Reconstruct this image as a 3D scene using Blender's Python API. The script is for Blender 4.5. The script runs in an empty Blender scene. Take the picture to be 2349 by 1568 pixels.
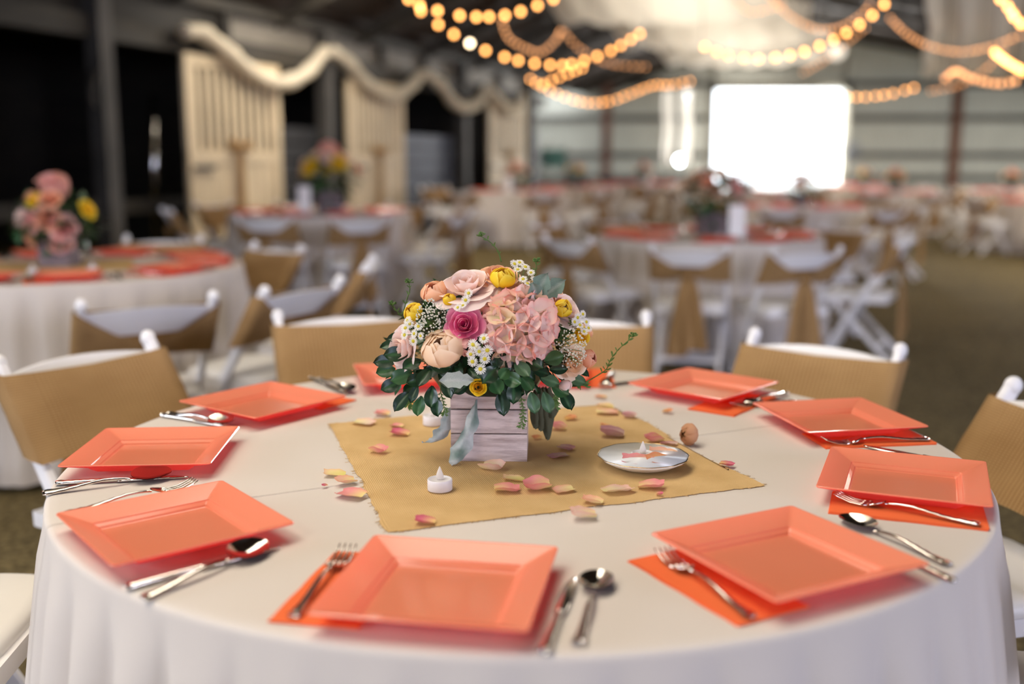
import bpy, math, random
from mathutils import Vector, Matrix, noise
S = bpy.context.scene
COL = S.collection
PI = math.pi
random.seed(7)

# ------------------------------------------------------------------ camera, world, lights, exposure
F_PX, W_PX, H_PX = 2341.3, 2349, 1568
PITCH = 0.170261
CAM_Z = 1.243
cam_d = bpy.data.cameras.new('camera')
cam = bpy.data.objects.new('camera', cam_d)
COL.objects.link(cam)
cam.location = (0, 0, CAM_Z)
cam.rotation_euler = (PI / 2 - PITCH, 0, 0)
cam_d.sensor_width = 36
cam_d.lens = 36 * F_PX / W_PX
cam_d.clip_start = .05
cam_d.clip_end = 300
cam_d.dof.use_dof = True
cam_d.dof.focus_distance = 1.64
cam_d.dof.aperture_fstop = 1.4
S.camera = cam

S.view_settings.view_transform = 'Standard'
S.view_settings.look = 'None'
S.view_settings.gamma = 1
S.view_settings.exposure = 0.37
S.view_settings.use_curve_mapping = False
try:
    S.cycles.max_bounces = 8
    S.cycles.diffuse_bounces = 4
    S.cycles.glossy_bounces = 3
    S.cycles.transmission_bounces = 4
    S.cycles.sample_clamp_indirect = 4
    S.cycles.sample_clamp_direct = 40
    S.cycles.caustics_reflective = False
    S.cycles.caustics_refractive = False
except Exception:
    pass

world = bpy.data.worlds.new('overcast_sky')
S.world = world
world.use_nodes = True
wb = world.node_tree.nodes['Background']
wb.inputs[0].default_value = (.86, .93, 1, 1)
wb.inputs[1].default_value = 5.0

BARN_D = Vector((.3682, .9298, 0))         # the barn's long axis
BARN_N = Vector((.9298, -.3682, 0))        # across it, from the stalls towards the aisle
W0 = Vector((-3.63, 11.3, 0))              # on the stall front


def wallp(s, n=0., z=0.):
    p = W0 + BARN_D * s + BARN_N * n
    return Vector((p.x, p.y, z))


def area(name, loc, aim, sx, sy, power, col):
    d = bpy.data.lights.new(name, 'AREA')
    d.shape = 'RECTANGLE'
    d.size, d.size_y = sx, sy
    d.energy = power
    d.color = col
    o = bpy.data.objects.new(name, d)
    COL.objects.link(o)
    o.location = loc
    o.rotation_euler = (Vector(aim) - Vector(loc)).to_track_quat('-Z', 'Y').to_euler()
    return o


# daylight through the row of windows in the stall-side wall beside and behind the camera
WIN_S = [-19.2, -17.0, -14.8, -12.6, -10.4]
for k, s in enumerate(WIN_S):
    p = wallp(s, .12, 2.05)
    area('window_daylight', p, p + BARN_N * 3 + Vector((0, 0, -.35)), 1.3, 1.7, 95, (.76, .82, 1))
# daylight through the open end of the barn behind the camera
area('rear_daylight', (2.4, -14.6, 1.9), (1.4, 0, 1.0), 7.5, 3.2, 480, (.58, .66, 1))
# cool fill added at the right to brighten the right middle table
area('side_fill', (8.6, -3.2, 2.0), (1.6, 6.5, .5), 4.0, 2.2, 430, (.76, .78, 1))
# daylight through the far doorway
area('doorway_daylight', (6.75, 26.3, 1.75), (3.5, 10, .6), 3.2, 2.8, 800, (1, .98, .95))
# overhead lights near the camera; added ones brighten the drape, stalls and right bay
for a, b, z, e in ((-13.0, 5.6, 4.0, 95), (-9.0, 5.6, 4.0, 85), (-6.84, 6.08, 4.0, 55), (1.5, 1.2, 3.45, 110), (2.0, 4.15, 4.55, 115), (6.0, 4.15, 4.55, 115), (10.0, 4.15, 4.55, 115),
                   (14.0, 4.15, 4.55, 115), (4.0, 11.5, 3.3, 200), (10.0, 11.5, 3.3, 170), (15.0, 10.5, 3.3, 150)):
    p = wallp(a, b, z)
    area('overhead_fill', p, p - Vector((0, 0, 3)), 1.5, 3.9 if b == 4.15 else 2.4, e, (1, .90, .76))


# ------------------------------------------------------------------ helpers
def ray(u, v):
    a, b = (u - 1174.5) / F_PX, (v - 784) / F_PX
    c, s = math.cos(PITCH), math.sin(PITCH)
    return Vector((a, c - b * s, -s - b * c))


def at(u, v, z):
    d = ray(u, v)
    return Vector((0, 0, CAM_Z)) + d * ((z - CAM_Z) / d.z)


def aty(u, v, y):
    d = ray(u, v)
    return Vector((0, 0, CAM_Z)) + d * (y / d.y)


def zf(x, y):                               # the earth floor rises a little away from the near table
    return -.0204 * max(-6, min(9, x)) + .0105 * (max(-3, min(26, y)) - 1.74)


def lerp(a, b, t):
    return a + (b - a) * t


class MB:
    def __init__(s):
        s.v, s.f, s.uv, s.c = [], [], {}, []

    def add(s, pts, faces, uvs=None, cols=None):
        o = len(s.v)
        s.v += [tuple(p) for p in pts]
        if cols:
            while len(s.c) < o:
                s.c.append((1, 1, 1))
            s.c += cols
        for f in faces:
            ff = tuple(i + o for i in f)
            if uvs:
                s.uv[len(s.f)] = [uvs[i] for i in f]
            s.f.append(ff)

    def box(s, c, size, m=None):
        x, y, z = size[0] / 2, size[1] / 2, size[2] / 2
        p = [Vector((a, b, d)) for d in (-z, z) for b in (-y, y) for a in (-x, x)]
        if m is not None:
            p = [m @ q for q in p]
        c = Vector(c)
        s.add([q + c for q in p], [(0, 2, 3, 1), (4, 5, 7, 6), (0, 1, 5, 4), (2, 6, 7, 3), (0, 4, 6, 2), (1, 3, 7, 5)])

    def bar(s, a, b, w, t, side, bev=.2):   # bar of octagonal section between a and b; w along side, t across
        a, b = Vector(a), Vector(b)
        d = (b - a).normalized()
        x = (Vector(side) - d * Vector(side).dot(d)).normalized()
        y = d.cross(x)
        w, t = w / 2, t / 2
        e = min(w, t) * 2 * bev
        prof = [(w, t - e), (w - e, t), (-w + e, t), (-w, t - e), (-w, -t + e), (-w + e, -t), (w - e, -t), (w, -t + e)]
        pts = [q + x * i + y * j for q in (a, b) for i, j in prof]
        fs = [(i, (i + 1) % 8, 8 + (i + 1) % 8, 8 + i) for i in range(8)]
        fs += [tuple(range(7, -1, -1)), tuple(range(8, 16))]
        s.add(pts, fs)

    def tube(s, path, r, n=6, cap=True, col=None):
        path = [Vector(p) for p in path]
        rr = r if isinstance(r, (list, tuple)) else [r] * len(path)
        pts = []
        up = Vector((0, 0, 1))
        for i, p in enumerate(path):
            d = (path[min(i + 1, len(path) - 1)] - path[max(i - 1, 0)]).normalized()
            if abs(d.dot(up)) > .95:
                up = Vector((1, 0, 0)) if abs(d.x) < .9 else Vector((0, 1, 0))
            x = (up - d * up.dot(d)).normalized()
            up = x
            y = d.cross(x)
            for k in range(n):
                a = 2 * PI * k / n
                pts.append(p + (x * math.cos(a) + y * math.sin(a)) * rr[i])
        fs = []
        for i in range(len(path) - 1):
            for k in range(n):
                fs.append((i * n + k, i * n + (k + 1) % n, (i + 1) * n + (k + 1) % n, (i + 1) * n + k))
        if cap:
            fs.append(tuple(range(n - 1, -1, -1)))
            fs.append(tuple(range((len(path) - 1) * n, len(path) * n)))
        s.add(pts, fs, None, [col] * len(pts) if col else None)

    def lathe(s, prof, n=24, c=(0, 0, 0), m=None, wob=None):
        pts = []
        c = Vector(c)
        for j, (r, z) in enumerate(prof):
            for k in range(n):
                a = 2 * PI * k / n
                rr = r * (1 + (wob(a, j) if wob else 0))
                q = Vector((rr * math.cos(a), rr * math.sin(a), z))
                pts.append((m @ q if m is not None else q) + c)
        fs = [(j * n + k, j * n + (k + 1) % n, (j + 1) * n + (k + 1) % n, (j + 1) * n + k) for j in range(len(prof) - 1) for k in range(n)]
        if prof[0][0] > 1e-6:
            fs.append(tuple(range(n - 1, -1, -1)))
        if prof[-1][0] > 1e-6:
            fs.append(tuple(range((len(prof) - 1) * n, len(prof) * n)))
        s.add(pts, fs)

    def grid(s, fn, nu, nv, uvfn=None, colfn=None, close_u=False):
        pts, uvs, cols = [], [], []
        for j in range(nv + 1):
            for i in range(nu + (0 if close_u else 1)):
                pts.append(Vector(fn(i / nu, j / nv)))
                if uvfn:
                    uvs.append(uvfn(i / nu, j / nv))
                if colfn:
                    cols.append(colfn(i / nu, j / nv))
        w = nu if close_u else nu + 1
        fs = [(j * w + i, j * w + (i + 1) % w, (j + 1) * w + (i + 1) % w, (j + 1) * w + i) for j in range(nv) for i in range(nu)]
        s.add(pts, fs, uvs or None, cols or None)

    def ball(s, c, r, nu=10, nv=6, sc=(1, 1, 1)):
        c = Vector(c)
        prof = []
        for j in range(nv + 1):
            a = -PI / 2 + PI * j / nv
            prof.append((max(1e-7, math.cos(a) * r), math.sin(a) * r))
        m = Matrix.Diagonal(sc)
        s.lathe(prof, nu, c, m)

    def mesh(s, name, mat, smooth=True):
        me = bpy.data.meshes.new(name)
        me.from_pydata(s.v, [], s.f)
        if s.uv:
            l = me.uv_layers.new(name='UVMap')
            for p in me.polygons:
                u = s.uv.get(p.index)
                if u:
                    for k, li in enumerate(p.loop_indices):
                        l.data[li].uv = u[k]
        if s.c:
            while len(s.c) < len(s.v):
                s.c.append((1, 1, 1))
            at_ = me.color_attributes.new('tint', 'FLOAT_COLOR', 'POINT')
            for i, c in enumerate(s.c):
                at_.data[i].color = (c[0], c[1], c[2], 1)
        me.materials.append(mat)
        if smooth:
            me.polygons.foreach_set('use_smooth', [True] * len(me.polygons))
        me.update()
        return me

    def build(s, name, mat, parent=None, smooth=True):
        return link(name, s.mesh(name, mat, smooth), parent)


def link(name, me, parent=None, m=None):
    o = bpy.data.objects.new(name, me)
    COL.objects.link(o)
    if parent is not None:
        o.parent = parent
    if m is not None:
        o.matrix_local = m
    return o


def tag(o, label=None, cat=None, group=None, kind=None):
    if label:
        o['label'] = label
    if cat:
        o['category'] = cat
    if group:
        o['group'] = group
    if kind:
        o['kind'] = kind
    return o


def empty(name, loc=(0, 0, 0), rz=0., parent=None):
    o = bpy.data.objects.new(name, None)
    COL.objects.link(o)
    o.location = loc
    o.rotation_euler = (0, 0, rz)
    o.empty_display_size = .05
    if parent is not None:
        o.parent = parent
    return o


def copy_tree(o, parent=None):
    c = o.copy()
    COL.objects.link(c)
    c.parent = parent
    for ch in list(o.children):
        copy_tree(ch, c)
    return c


def drop_tree(o):
    for ch in list(o.children):
        drop_tree(ch)
    bpy.data.objects.remove(o)


def frame(o, ydir, zdir):                  # matrix with local y along ydir and z near zdir
    y = Vector(ydir).normalized()
    z = Vector(zdir)
    z = (z - y * z.dot(y))
    z = z.normalized() if z.length > 1e-5 else y.orthogonal().normalized()
    x = y.cross(z)
    m = Matrix((x, y, z)).transposed().to_4x4()
    m.translation = Vector(o)
    return m


def zframe(o, zdir, spin=0.):
    z = Vector(zdir).normalized()
    m = z.to_track_quat('Z', 'Y').to_matrix().to_4x4() @ Matrix.Rotation(spin, 4, 'Z')
    m.translation = Vector(o)
    return m


# ------------------------------------------------------------------ materials
def mat(name, col, rough=.6, metal=0., spec=.5, var=0., vscale=8., tint=False, transl=0., tcol=None, bump=None, coat=0., emit=None, estr=0., alpha=1.):
    m = bpy.data.materials.new(name)
    m.use_nodes = True
    nt = m.node_tree
    N, L = nt.nodes, nt.links
    b = N['Principled BSDF']
    b.inputs['Base Color'].default_value = (*col, 1)
    b.inputs['Roughness'].default_value = rough
    b.inputs['Metallic'].default_value = metal
    b.inputs['Specular IOR Level'].default_value = spec
    b.inputs['Coat Weight'].default_value = coat
    src = None
    if tint:
        a = N.new('ShaderNodeVertexColor')
        a.layer_name = 'tint'
        src = a.outputs['Color']
    if var:
        tc = N.new('ShaderNodeTexCoord')
        nz = N.new('ShaderNodeTexNoise')
        nz.inputs['Scale'].default_value = vscale
        nz.inputs['Detail'].default_value = 5
        L.new(tc.outputs['Object'], nz.inputs['Vector'])
        mx = N.new('ShaderNodeMix')
        mx.data_type = 'RGBA'
        mx.blend_type = 'MULTIPLY'
        mx.inputs[0].default_value = 1
        rp = N.new('ShaderNodeMapRange')
        rp.inputs['From Min'].default_value = .3
        rp.inputs['From Max'].default_value = .7
        rp.inputs['To Min'].default_value = 1 - var
        rp.inputs['To Max'].default_value = 1 + var * .5
        L.new(nz.outputs['Fac'], rp.inputs['Value'])
        if src:
            L.new(src, mx.inputs[6])
        else:
            mx.inputs[6].default_value = (*col, 1)
        L.new(rp.outputs['Result'], mx.inputs[7])
        src = mx.outputs[2]
    if src:
        L.new(src, b.inputs['Base Color'])
    if bump:
        tc = N.new('ShaderNodeTexCoord')
        nz = N.new('ShaderNodeTexNoise')
        nz.inputs['Scale'].default_value = bump[0]
        nz.inputs['Detail'].default_value = 4
        L.new(tc.outputs['Object'], nz.inputs['Vector'])
        bp = N.new('ShaderNodeBump')
        bp.inputs['Strength'].default_value = bump[1]
        bp.inputs['Distance'].default_value = bump[2] if len(bump) > 2 else .01
        L.new(nz.outputs['Fac'], bp.inputs['Height'])
        L.new(bp.outputs['Normal'], b.inputs['Normal'])
    if emit:
        b.inputs['Emission Color'].default_value = (*emit, 1)
        b.inputs['Emission Strength'].default_value = estr
    if transl:
        t = N.new('ShaderNodeBsdfTranslucent')
        if src and tcol is None:
            L.new(src, t.inputs['Color'])
        else:
            t.inputs['Color'].default_value = (*(tcol or col), 1)
        ms = N.new('ShaderNodeMixShader')
        ms.inputs[0].default_value = transl
        L.new(b.outputs[0], ms.inputs[1])
        L.new(t.outputs[0], ms.inputs[2])
        L.new(ms.outputs[0], N['Material Output'].inputs['Surface'])
    return m


def burlap_mat(name, c0, c1, freq):
    m = bpy.data.materials.new(name)
    m.use_nodes = True
    nt = m.node_tree
    N, L = nt.nodes, nt.links
    b = N['Principled BSDF']
    b.inputs['Roughness'].default_value = .95
    b.inputs['Specular IOR Level'].default_value = .1
    uv = N.new('ShaderNodeUVMap')
    wv = []
    for ax in ('X', 'Y'):
        w = N.new('ShaderNodeTexWave')
        w.wave_type = 'BANDS'
        w.bands_direction = ax
        w.inputs['Scale'].default_value = freq
        w.inputs['Distortion'].default_value = .9
        w.inputs['Detail'].default_value = 1
        w.inputs['Detail Scale'].default_value = .25
        L.new(uv.outputs[0], w.inputs['Vector'])
        wv.append(w)
    mul = N.new('ShaderNodeMath')
    mul.operation = 'MULTIPLY'
    L.new(wv[0].outputs['Fac'], mul.inputs[0])
    L.new(wv[1].outputs['Fac'], mul.inputs[1])
    nz = N.new('ShaderNodeTexNoise')
    nz.inputs['Scale'].default_value = 14
    nz.inputs['Detail'].default_value = 6
    L.new(uv.outputs[0], nz.inputs['Vector'])
    ad = N.new('ShaderNodeMath')
    ad.operation = 'MULTIPLY_ADD'
    L.new(nz.outputs['Fac'], ad.inputs[0])
    ad.inputs[1].default_value = .75
    L.new(mul.outputs[0], ad.inputs[2])
    mr = N.new('ShaderNodeMapRange')
    mr.inputs['From Min'].default_value = .25
    mr.inputs['From Max'].default_value = 1.1
    L.new(ad.outputs[0], mr.inputs['Value'])
    mx = N.new('ShaderNodeMix')
    mx.data_type = 'RGBA'
    mx.inputs[6].default_value = (*c0, 1)
    mx.inputs[7].default_value = (*c1, 1)
    L.new(mr.outputs[0], mx.inputs[0])
    L.new(mx.outputs[2], b.inputs['Base Color'])
    bp = N.new('ShaderNodeBump')
    bp.inputs['Strength'].default_value = .6
    bp.inputs['Distance'].default_value = .001
    L.new(mul.outputs[0], bp.inputs['Height'])
    L.new(bp.outputs['Normal'], b.inputs['Normal'])
    t = N.new('ShaderNodeBsdfTranslucent')
    L.new(mx.outputs[2], t.inputs['Color'])
    ms = N.new('ShaderNodeMixShader')
    ms.inputs[0].default_value = .12
    L.new(b.outputs[0], ms.inputs[1])
    L.new(t.outputs[0], ms.inputs[2])
    L.new(ms.outputs[0], N['Material Output'].inputs['Surface'])
    return m


def wood_mat(name, c0, c1, scale=(2, 2, 30), rough=.75, thr=(.35, .7)):
    m = bpy.data.materials.new(name)
    m.use_nodes = True
    nt = m.node_tree
    N, L = nt.nodes, nt.links
    b = N['Principled BSDF']
    b.inputs['Roughness'].default_value = rough
    tc = N.new('ShaderNodeTexCoord')
    mp = N.new('ShaderNodeMapping')
    mp.inputs['Scale'].default_value = scale
    oi = N.new('ShaderNodeObjectInfo')
    ad = N.new('ShaderNodeVectorMath')
    ad.operation = 'ADD'
    sc = N.new('ShaderNodeMath')
    sc.operation = 'MULTIPLY'
    sc.inputs[1].default_value = 17
    L.new(oi.outputs['Random'], sc.inputs[0])
    L.new(tc.outputs['Object'], mp.inputs['Vector'])
    L.new(mp.outputs[0], ad.inputs[0])
    L.new(sc.outputs[0], ad.inputs[1])
    nz = N.new('ShaderNodeTexNoise')
    nz.inputs['Scale'].default_value = 1
    nz.inputs['Detail'].default_value = 7
    nz.inputs['Roughness'].default_value = .65
    L.new(ad.outputs[0], nz.inputs['Vector'])
    mr = N.new('ShaderNodeMapRange')
    mr.inputs['From Min'].default_value, mr.inputs['From Max'].default_value = thr
    L.new(nz.outputs['Fac'], mr.inputs['Value'])
    mx = N.new('ShaderNodeMix')
    mx.data_type = 'RGBA'
    mx.inputs[6].default_value = (*c0, 1)
    mx.inputs[7].default_value = (*c1, 1)
    L.new(mr.outputs[0], mx.inputs[0])
    L.new(mx.outputs[2], b.inputs['Base Color'])
    bp = N.new('ShaderNodeBump')
    bp.inputs['Strength'].default_value = .3
    bp.inputs['Distance'].default_value = .002
    L.new(nz.outputs['Fac'], bp.inputs['Height'])
    L.new(bp.outputs['Normal'], b.inputs['Normal'])
    return m


M = {}
M['cloth'] = mat('cream_tablecloth', (.70, .635, .575), .85, spec=.15, transl=.10, bump=(3.2, .25, .01))
M['plate'] = mat('coral_plastic', (.97, .36, .205), .12, spec=.6, transl=.36, tcol=(1, .17, .15), bump=(26, .04, .002))
M['under'] = mat('coral_plastic_underside', (.95, .29, .15), .2, spec=.4, transl=.85, tcol=(1, .40, .45))
M['napkin'] = mat('orange_paper', (.92, .185, .06), .9, spec=.1, transl=.15, bump=(90, .15, .002))
M['steel'] = mat('polished_cutlery_steel', (.74, .70, .64), .11, metal=1)
M['burlap'] = burlap_mat('table_burlap', (.52, .32, .125), (.90, .64, .32), 105)
M['sash'] = burlap_mat('sash_burlap', (.30, .17, .07), (.52, .33, .15), 70)
M['white'] = mat('white_chair_paint', (.86, .84, .84), .45)
M['cushion'] = mat('white_seat_vinyl', (.80, .77, .72), .5)
M['plank'] = wood_mat('whitewashed_wood', (.22, .14, .12), (.68, .56, .52), (9, 9, 75), .8, (.28, .58))
M['plankd'] = wood_mat('shaded_weathered_wood', (.07, .05, .055), (.26, .20, .21), (9, 9, 75), .8, (.28, .62))  # weathered wood; the boxes' backlit shade is put into its dark colour
M['darkin'] = mat('box_inside', (.03, .02, .015), .9)
M['wax'] = mat('white_candle_plastic', (.82, .79, .80), .4, transl=.15)
M['flame'] = mat('frosted_flame', (.85, .80, .74), .35, transl=.45)
M['china'] = mat('white_china', (.72, .68, .60), .30)
M['gold'] = mat('gold_rim', (.75, .52, .25), .25, metal=1)
M['print'] = mat('leaf_print', (.45, .40, .08), .2)
M['petal'] = mat('flower_petal', (.9, .5, .4), .6, spec=.2, tint=True, transl=.32)
M['dryp'] = mat('dry_petal', (.9, .5, .4), .6, spec=.2, tint=True, transl=.18, var=.18, vscale=160)
M['leaf'] = mat('glossy_leaf', (.018, .062, .022), .33, tint=True, transl=.12)
M['stem'] = mat('green_stem', (.14, .22, .045), .6, transl=.1)
M['fern'] = mat('fern_green', (.13, .24, .05), .6, transl=.3)
M['dusty'] = mat('dusty_miller', (.30, .38, .32), .9, spec=.1, tint=True, var=.25, vscale=60, transl=.12)
M['wilt'] = mat('wilted_leaf', (.075, .075, .035), .8, transl=.1)
M['earth'] = None
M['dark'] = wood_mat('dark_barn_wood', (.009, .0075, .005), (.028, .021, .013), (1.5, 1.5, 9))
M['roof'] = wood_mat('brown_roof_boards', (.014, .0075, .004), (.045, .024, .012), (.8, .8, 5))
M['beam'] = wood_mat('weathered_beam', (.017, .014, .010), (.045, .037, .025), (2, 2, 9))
M['post'] = wood_mat('barn_post', (.03, .028, .024), (.09, .08, .07), (5, 5, 1.5))
M['creamw'] = mat('cream_door_paint', (.62, .50, .33), .7, var=.12, vscale=3)
M['blue'] = mat('blue_grey_boards', (.10, .115, .155), .7, var=.3, vscale=3)
M['blued'] = mat('dark_blue_boards', (.035, .036, .04), .8, var=.3, vscale=3)
M['panel'] = mat('grey_wall_sheet', (.33, .32, .27), .6, var=.08, vscale=2, transl=.2)
M['clere'] = mat('white_upper_panel', (.19, .17, .14), .7, var=.2, vscale=2)
M['girt'] = wood_mat('girt_wood', (.05, .045, .04), (.11, .10, .085), (2, 2, 8))
M['brown'] = wood_mat('brown_post', (.12, .06, .04), (.24, .12, .08), (5, 5, 1.5))
M['drape'] = mat('white_drape', (.84, .80, .72), .9, spec=.1, transl=.5)
M['tulle'] = mat('cream_tulle', (.70, .62, .48), .9, spec=.1, transl=.25)
M['wire'] = mat('string_wire', (.02, .02, .02), .6)
M['bulbd'] = mat('dim_amber_bulb', (.9, .5, .2), .4, emit=(1, .42, .16), estr=2.6)
M['bulb'] = mat('warm_bulb', (.9, .5, .2), .4, emit=(1, .40, .105), estr=9.0)
M['bulbw'] = mat('pale_bulb', (.95, .8, .6), .4, emit=(1, .74, .46), estr=13.0)
M['card'] = mat('white_card', (.82, .80, .78), .6)
M['teal'] = mat('teal_canvas', (.10, .24, .20), .8)
M['navy'] = mat('navy_cloth', (.018, .026, .05), .8)
M['glass'] = mat('clear_glass', (.9, .95, .95), .03, spec=.6)
M['lampw'] = mat('lamp_glow', (.9, .9, .9), .4, emit=(.85, .95, 1), estr=22.0)
M['gravel'] = mat('pale_gravel', (.55, .53, .48), .9, var=.2, vscale=2)
for k in ('bulb', 'bulbw', 'lampw', 'bulbd'):
    M[k].cycles.emission_sampling = 'NONE'
b_ = M['glass'].node_tree.nodes['Principled BSDF']
b_.inputs['Transmission Weight'].default_value = 1


def earth_mat():
    m = bpy.data.materials.new('earth_floor')
    m.use_nodes = True
    N, L = m.node_tree.nodes, m.node_tree.links
    b = N['Principled BSDF']
    b.inputs['Roughness'].default_value = .95
    b.inputs['Specular IOR Level'].default_value = .15
    tc = N.new('ShaderNodeTexCoord')
    n1 = N.new('ShaderNodeTexNoise')
    n1.inputs['Scale'].default_value = 38
    n1.inputs['Detail'].default_value = 8
    n1.inputs['Roughness'].default_value = .7
    n2 = N.new('ShaderNodeTexNoise')
    n2.inputs['Scale'].default_value = 1.1
    n2.inputs['Detail'].default_value = 3
    for n in (n1, n2):
        L.new(tc.outputs['Object'], n.inputs['Vector'])
    r = N.new('ShaderNodeValToRGB')
    e = r.color_ramp.elements
    e[0].position, e[0].color = .34, (.055, .042, .019, 1)
    e[1].position, e[1].color = .68, (.42, .32, .145, 1)
    L.new(n1.outputs['Fac'], r.inputs['Fac'])
    mx = N.new('ShaderNodeMix')
    mx.data_type = 'RGBA'
    mx.blend_type = 'MULTIPLY'
    mx.inputs[0].default_value = .5
    L.new(r.outputs[0], mx.inputs[6])
    L.new(n2.outputs['Fac'], mx.inputs[7])
    L.new(mx.outputs[2], b.inputs['Base Color'])
    bp = N.new('ShaderNodeBump')
    bp.inputs['Strength'].default_value = .8
    bp.inputs['Distance'].default_value = .02
    L.new(n1.outputs['Fac'], bp.inputs['Height'])
    L.new(bp.outputs['Normal'], b.inputs['Normal'])
    return m


M['earth'] = earth_mat()

# crease across the near cloth, as fine relief
def cloth_crease(c, direction):
    m = M['cloth'].copy()
    m.name = 'cream_tablecloth_creased'
    N, L = m.node_tree.nodes, m.node_tree.links
    tc = N.new('ShaderNodeTexCoord')
    dt = N.new('ShaderNodeVectorMath')
    dt.operation = 'DOT_PRODUCT'
    L.new(tc.outputs['Object'], dt.inputs[0])
    dt.inputs[1].default_value = direction
    sub = N.new('ShaderNodeMath')
    sub.operation = 'SUBTRACT'
    L.new(dt.outputs['Value'], sub.inputs[0])
    sub.inputs[1].default_value = c
    ab = N.new('ShaderNodeMath')
    ab.operation = 'ABSOLUTE'
    L.new(sub.outputs[0], ab.inputs[0])
    mr = N.new('ShaderNodeMapRange')
    mr.inputs['From Min'].default_value = 0
    mr.inputs['From Max'].default_value = .004
    mr.inputs['To Min'].default_value = 1
    mr.inputs['To Max'].default_value = 0
    L.new(ab.outputs[0], mr.inputs['Value'])
    bp2 = N.new('ShaderNodeBump')
    bp2.inputs['Strength'].default_value = .8
    bp2.inputs['Distance'].default_value = .004
    L.new(mr.outputs[0], bp2.inputs['Height'])
    old = [n for n in N if n.type == 'BUMP' and n != bp2][0]
    L.new(old.outputs['Normal'], bp2.inputs['Normal'])
    L.new(bp2.outputs['Normal'], N['Principled BSDF'].inputs['Normal'])
    return m


# ------------------------------------------------------------------ the barn
def fl(u, v):
    x, y = lerp(-18, 20, u), lerp(-18, 30, v)
    return (x, y, zf(x, y) + .012 * noise.noise((x * 1.3, y * 1.3, 0)))


b = MB()
b.grid(fl, 90, 110)
tag(b.build('floor', M['earth']), kind='structure')
b = MB()
b.grid(lambda u, v: (lerp(-60, 80, u), lerp(26.6, 90, v), -.05), 2, 2)
tag(b.build('ground', M['gravel']), kind='structure')

FAR_Y = 26.0
DX0, DX1, DZ = aty(1637, 300, FAR_Y).x, aty(1928, 300, FAR_Y).x, aty(1780, 207, FAR_Y).z
RIDGE_N = 4.25


def strip_box(mb, s0, s1, n0, n1, z0, z1):
    pts = [wallp(s, n, z) for z in (z0, z1) for n in (n0, n1) for s in (s0, s1)]
    mb.add(pts, [(0, 2, 3, 1), (4, 5, 7, 6), (0, 1, 5, 4), (2, 6, 7, 3), (0, 4, 6, 2), (1, 3, 7, 5)])


def sbox(name, m_, parent, *a):
    q = MB()
    strip_box(q, *a)
    return q.build(name, m_, parent, False)


# stall side wall: the front with its openings is beams, posts and half walls; solid boards elsewhere
wl = tag(empty('wall_left'), kind='structure')
S0, S1 = -29., 11.6
sbox('header_beam', M['beam'], wl, -3.2, S1, -.10, .08, 2.46, 2.68)
sbox('top_plate', M['beam'], wl, S0, S1, -.10, .10, 2.98, 3.10)
for s in (-1.15, 2.92, 7.35, 10.7):
    sbox('post', M['post'], wl, s - .09, s + .09, -.02, .16, -.1, 3.0)
for s in (.9, 4.6, 6.0, 9.2):
    sbox('stud', M['beam'], wl, s - .05, s + .05, -.05, .06, 2.68, 2.98)
for a, c in ((1.0, 2.84), (3.0, 4.55), (4.65, 5.95), (6.05, 7.27), (7.43, 9.15), (9.25, 10.62)):
    sbox('upper_panel', M['clere'], wl, a, c, -.06, -.03, 2.68, 2.98)
for a, c in ((-3.2, -1.24), (-1.06, .86)):
    sbox('upper_panel', M['dark'], wl, a, c, -.06, -.03, 2.68, 2.98)
# boards left of the stalls (with the window row beside the camera)
rows = [(i * .22 - .1, i * .22 + .125) for i in range(15)]
for z0, z1 in rows:
    if .9 < (z0 + z1) / 2 < 2.95 - .05 and z0 > 1.05:
        segs, a = [], S0
        for s in WIN_S:
            segs.append((a, s - .72))
            a = s + .72
        segs.append((a, -3.2))
    else:
        segs = [(S0, -3.2)]
    for a, c in segs:
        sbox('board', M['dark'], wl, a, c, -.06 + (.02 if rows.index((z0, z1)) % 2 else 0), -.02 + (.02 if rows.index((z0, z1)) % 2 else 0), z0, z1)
for i, s in enumerate(WIN_S):
    wn = tag(empty('window_%d' % (i + 1)), kind='structure')
    for a, c, z0, z1 in ((-.76, -.68, 1.06, 3.0), (.68, .76, 1.06, 3.0), (-.76, .76, 1.04, 1.12), (-.76, .76, 2.92, 3.0), (-.03, .03, 1.1, 2.95), (-.7, .7, 2.0, 2.06)):
        sbox('window_frame', M['white'], wn, s + a, s + c, -.06, .03, z0, z1)
# half walls of lapped boards in the openings
for a, c, top, mt in ((1.80, 3.30, 1.70, 'blued'), (5.06, 7.22, 1.72, 'blue'), (10.3, 11.5, 2.0, 'blue')):
    z = 0.0
    while z < top - .05:
        sbox('half_wall_board', M[mt], wl, a, c, -.10 + random.uniform(-.01, .01), -.06 + random.uniform(-.006, .006), z + .012, z + .205)
        z += .22
# the inside of the stalls
wi = tag(empty('wall_stalls'), kind='structure')
for i in range(16):
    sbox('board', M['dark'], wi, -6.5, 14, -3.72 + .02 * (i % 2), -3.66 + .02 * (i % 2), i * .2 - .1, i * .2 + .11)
for s in (-3.25, 1.78, 5.04, 8.35, 11.55):
    sbox('partition', M['dark'], wi, s - .03, s + .03, -3.66, -.12, -.1, 2.9)
sbox('end_boards', M['dark'], wi, -6.56, -6.5, -3.7, -.02, -.1, 3.0)
sbox('loft_boards', M['dark'], wi, -6.5, 14, -3.7, -.1, 2.96, 3.02)
sbox('feed_rail', M['beam'], wi, -3.1, 1.7, -.35, -.25, .75, .9)

# roof
cl = tag(empty('ceiling'), kind='structure')


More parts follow.
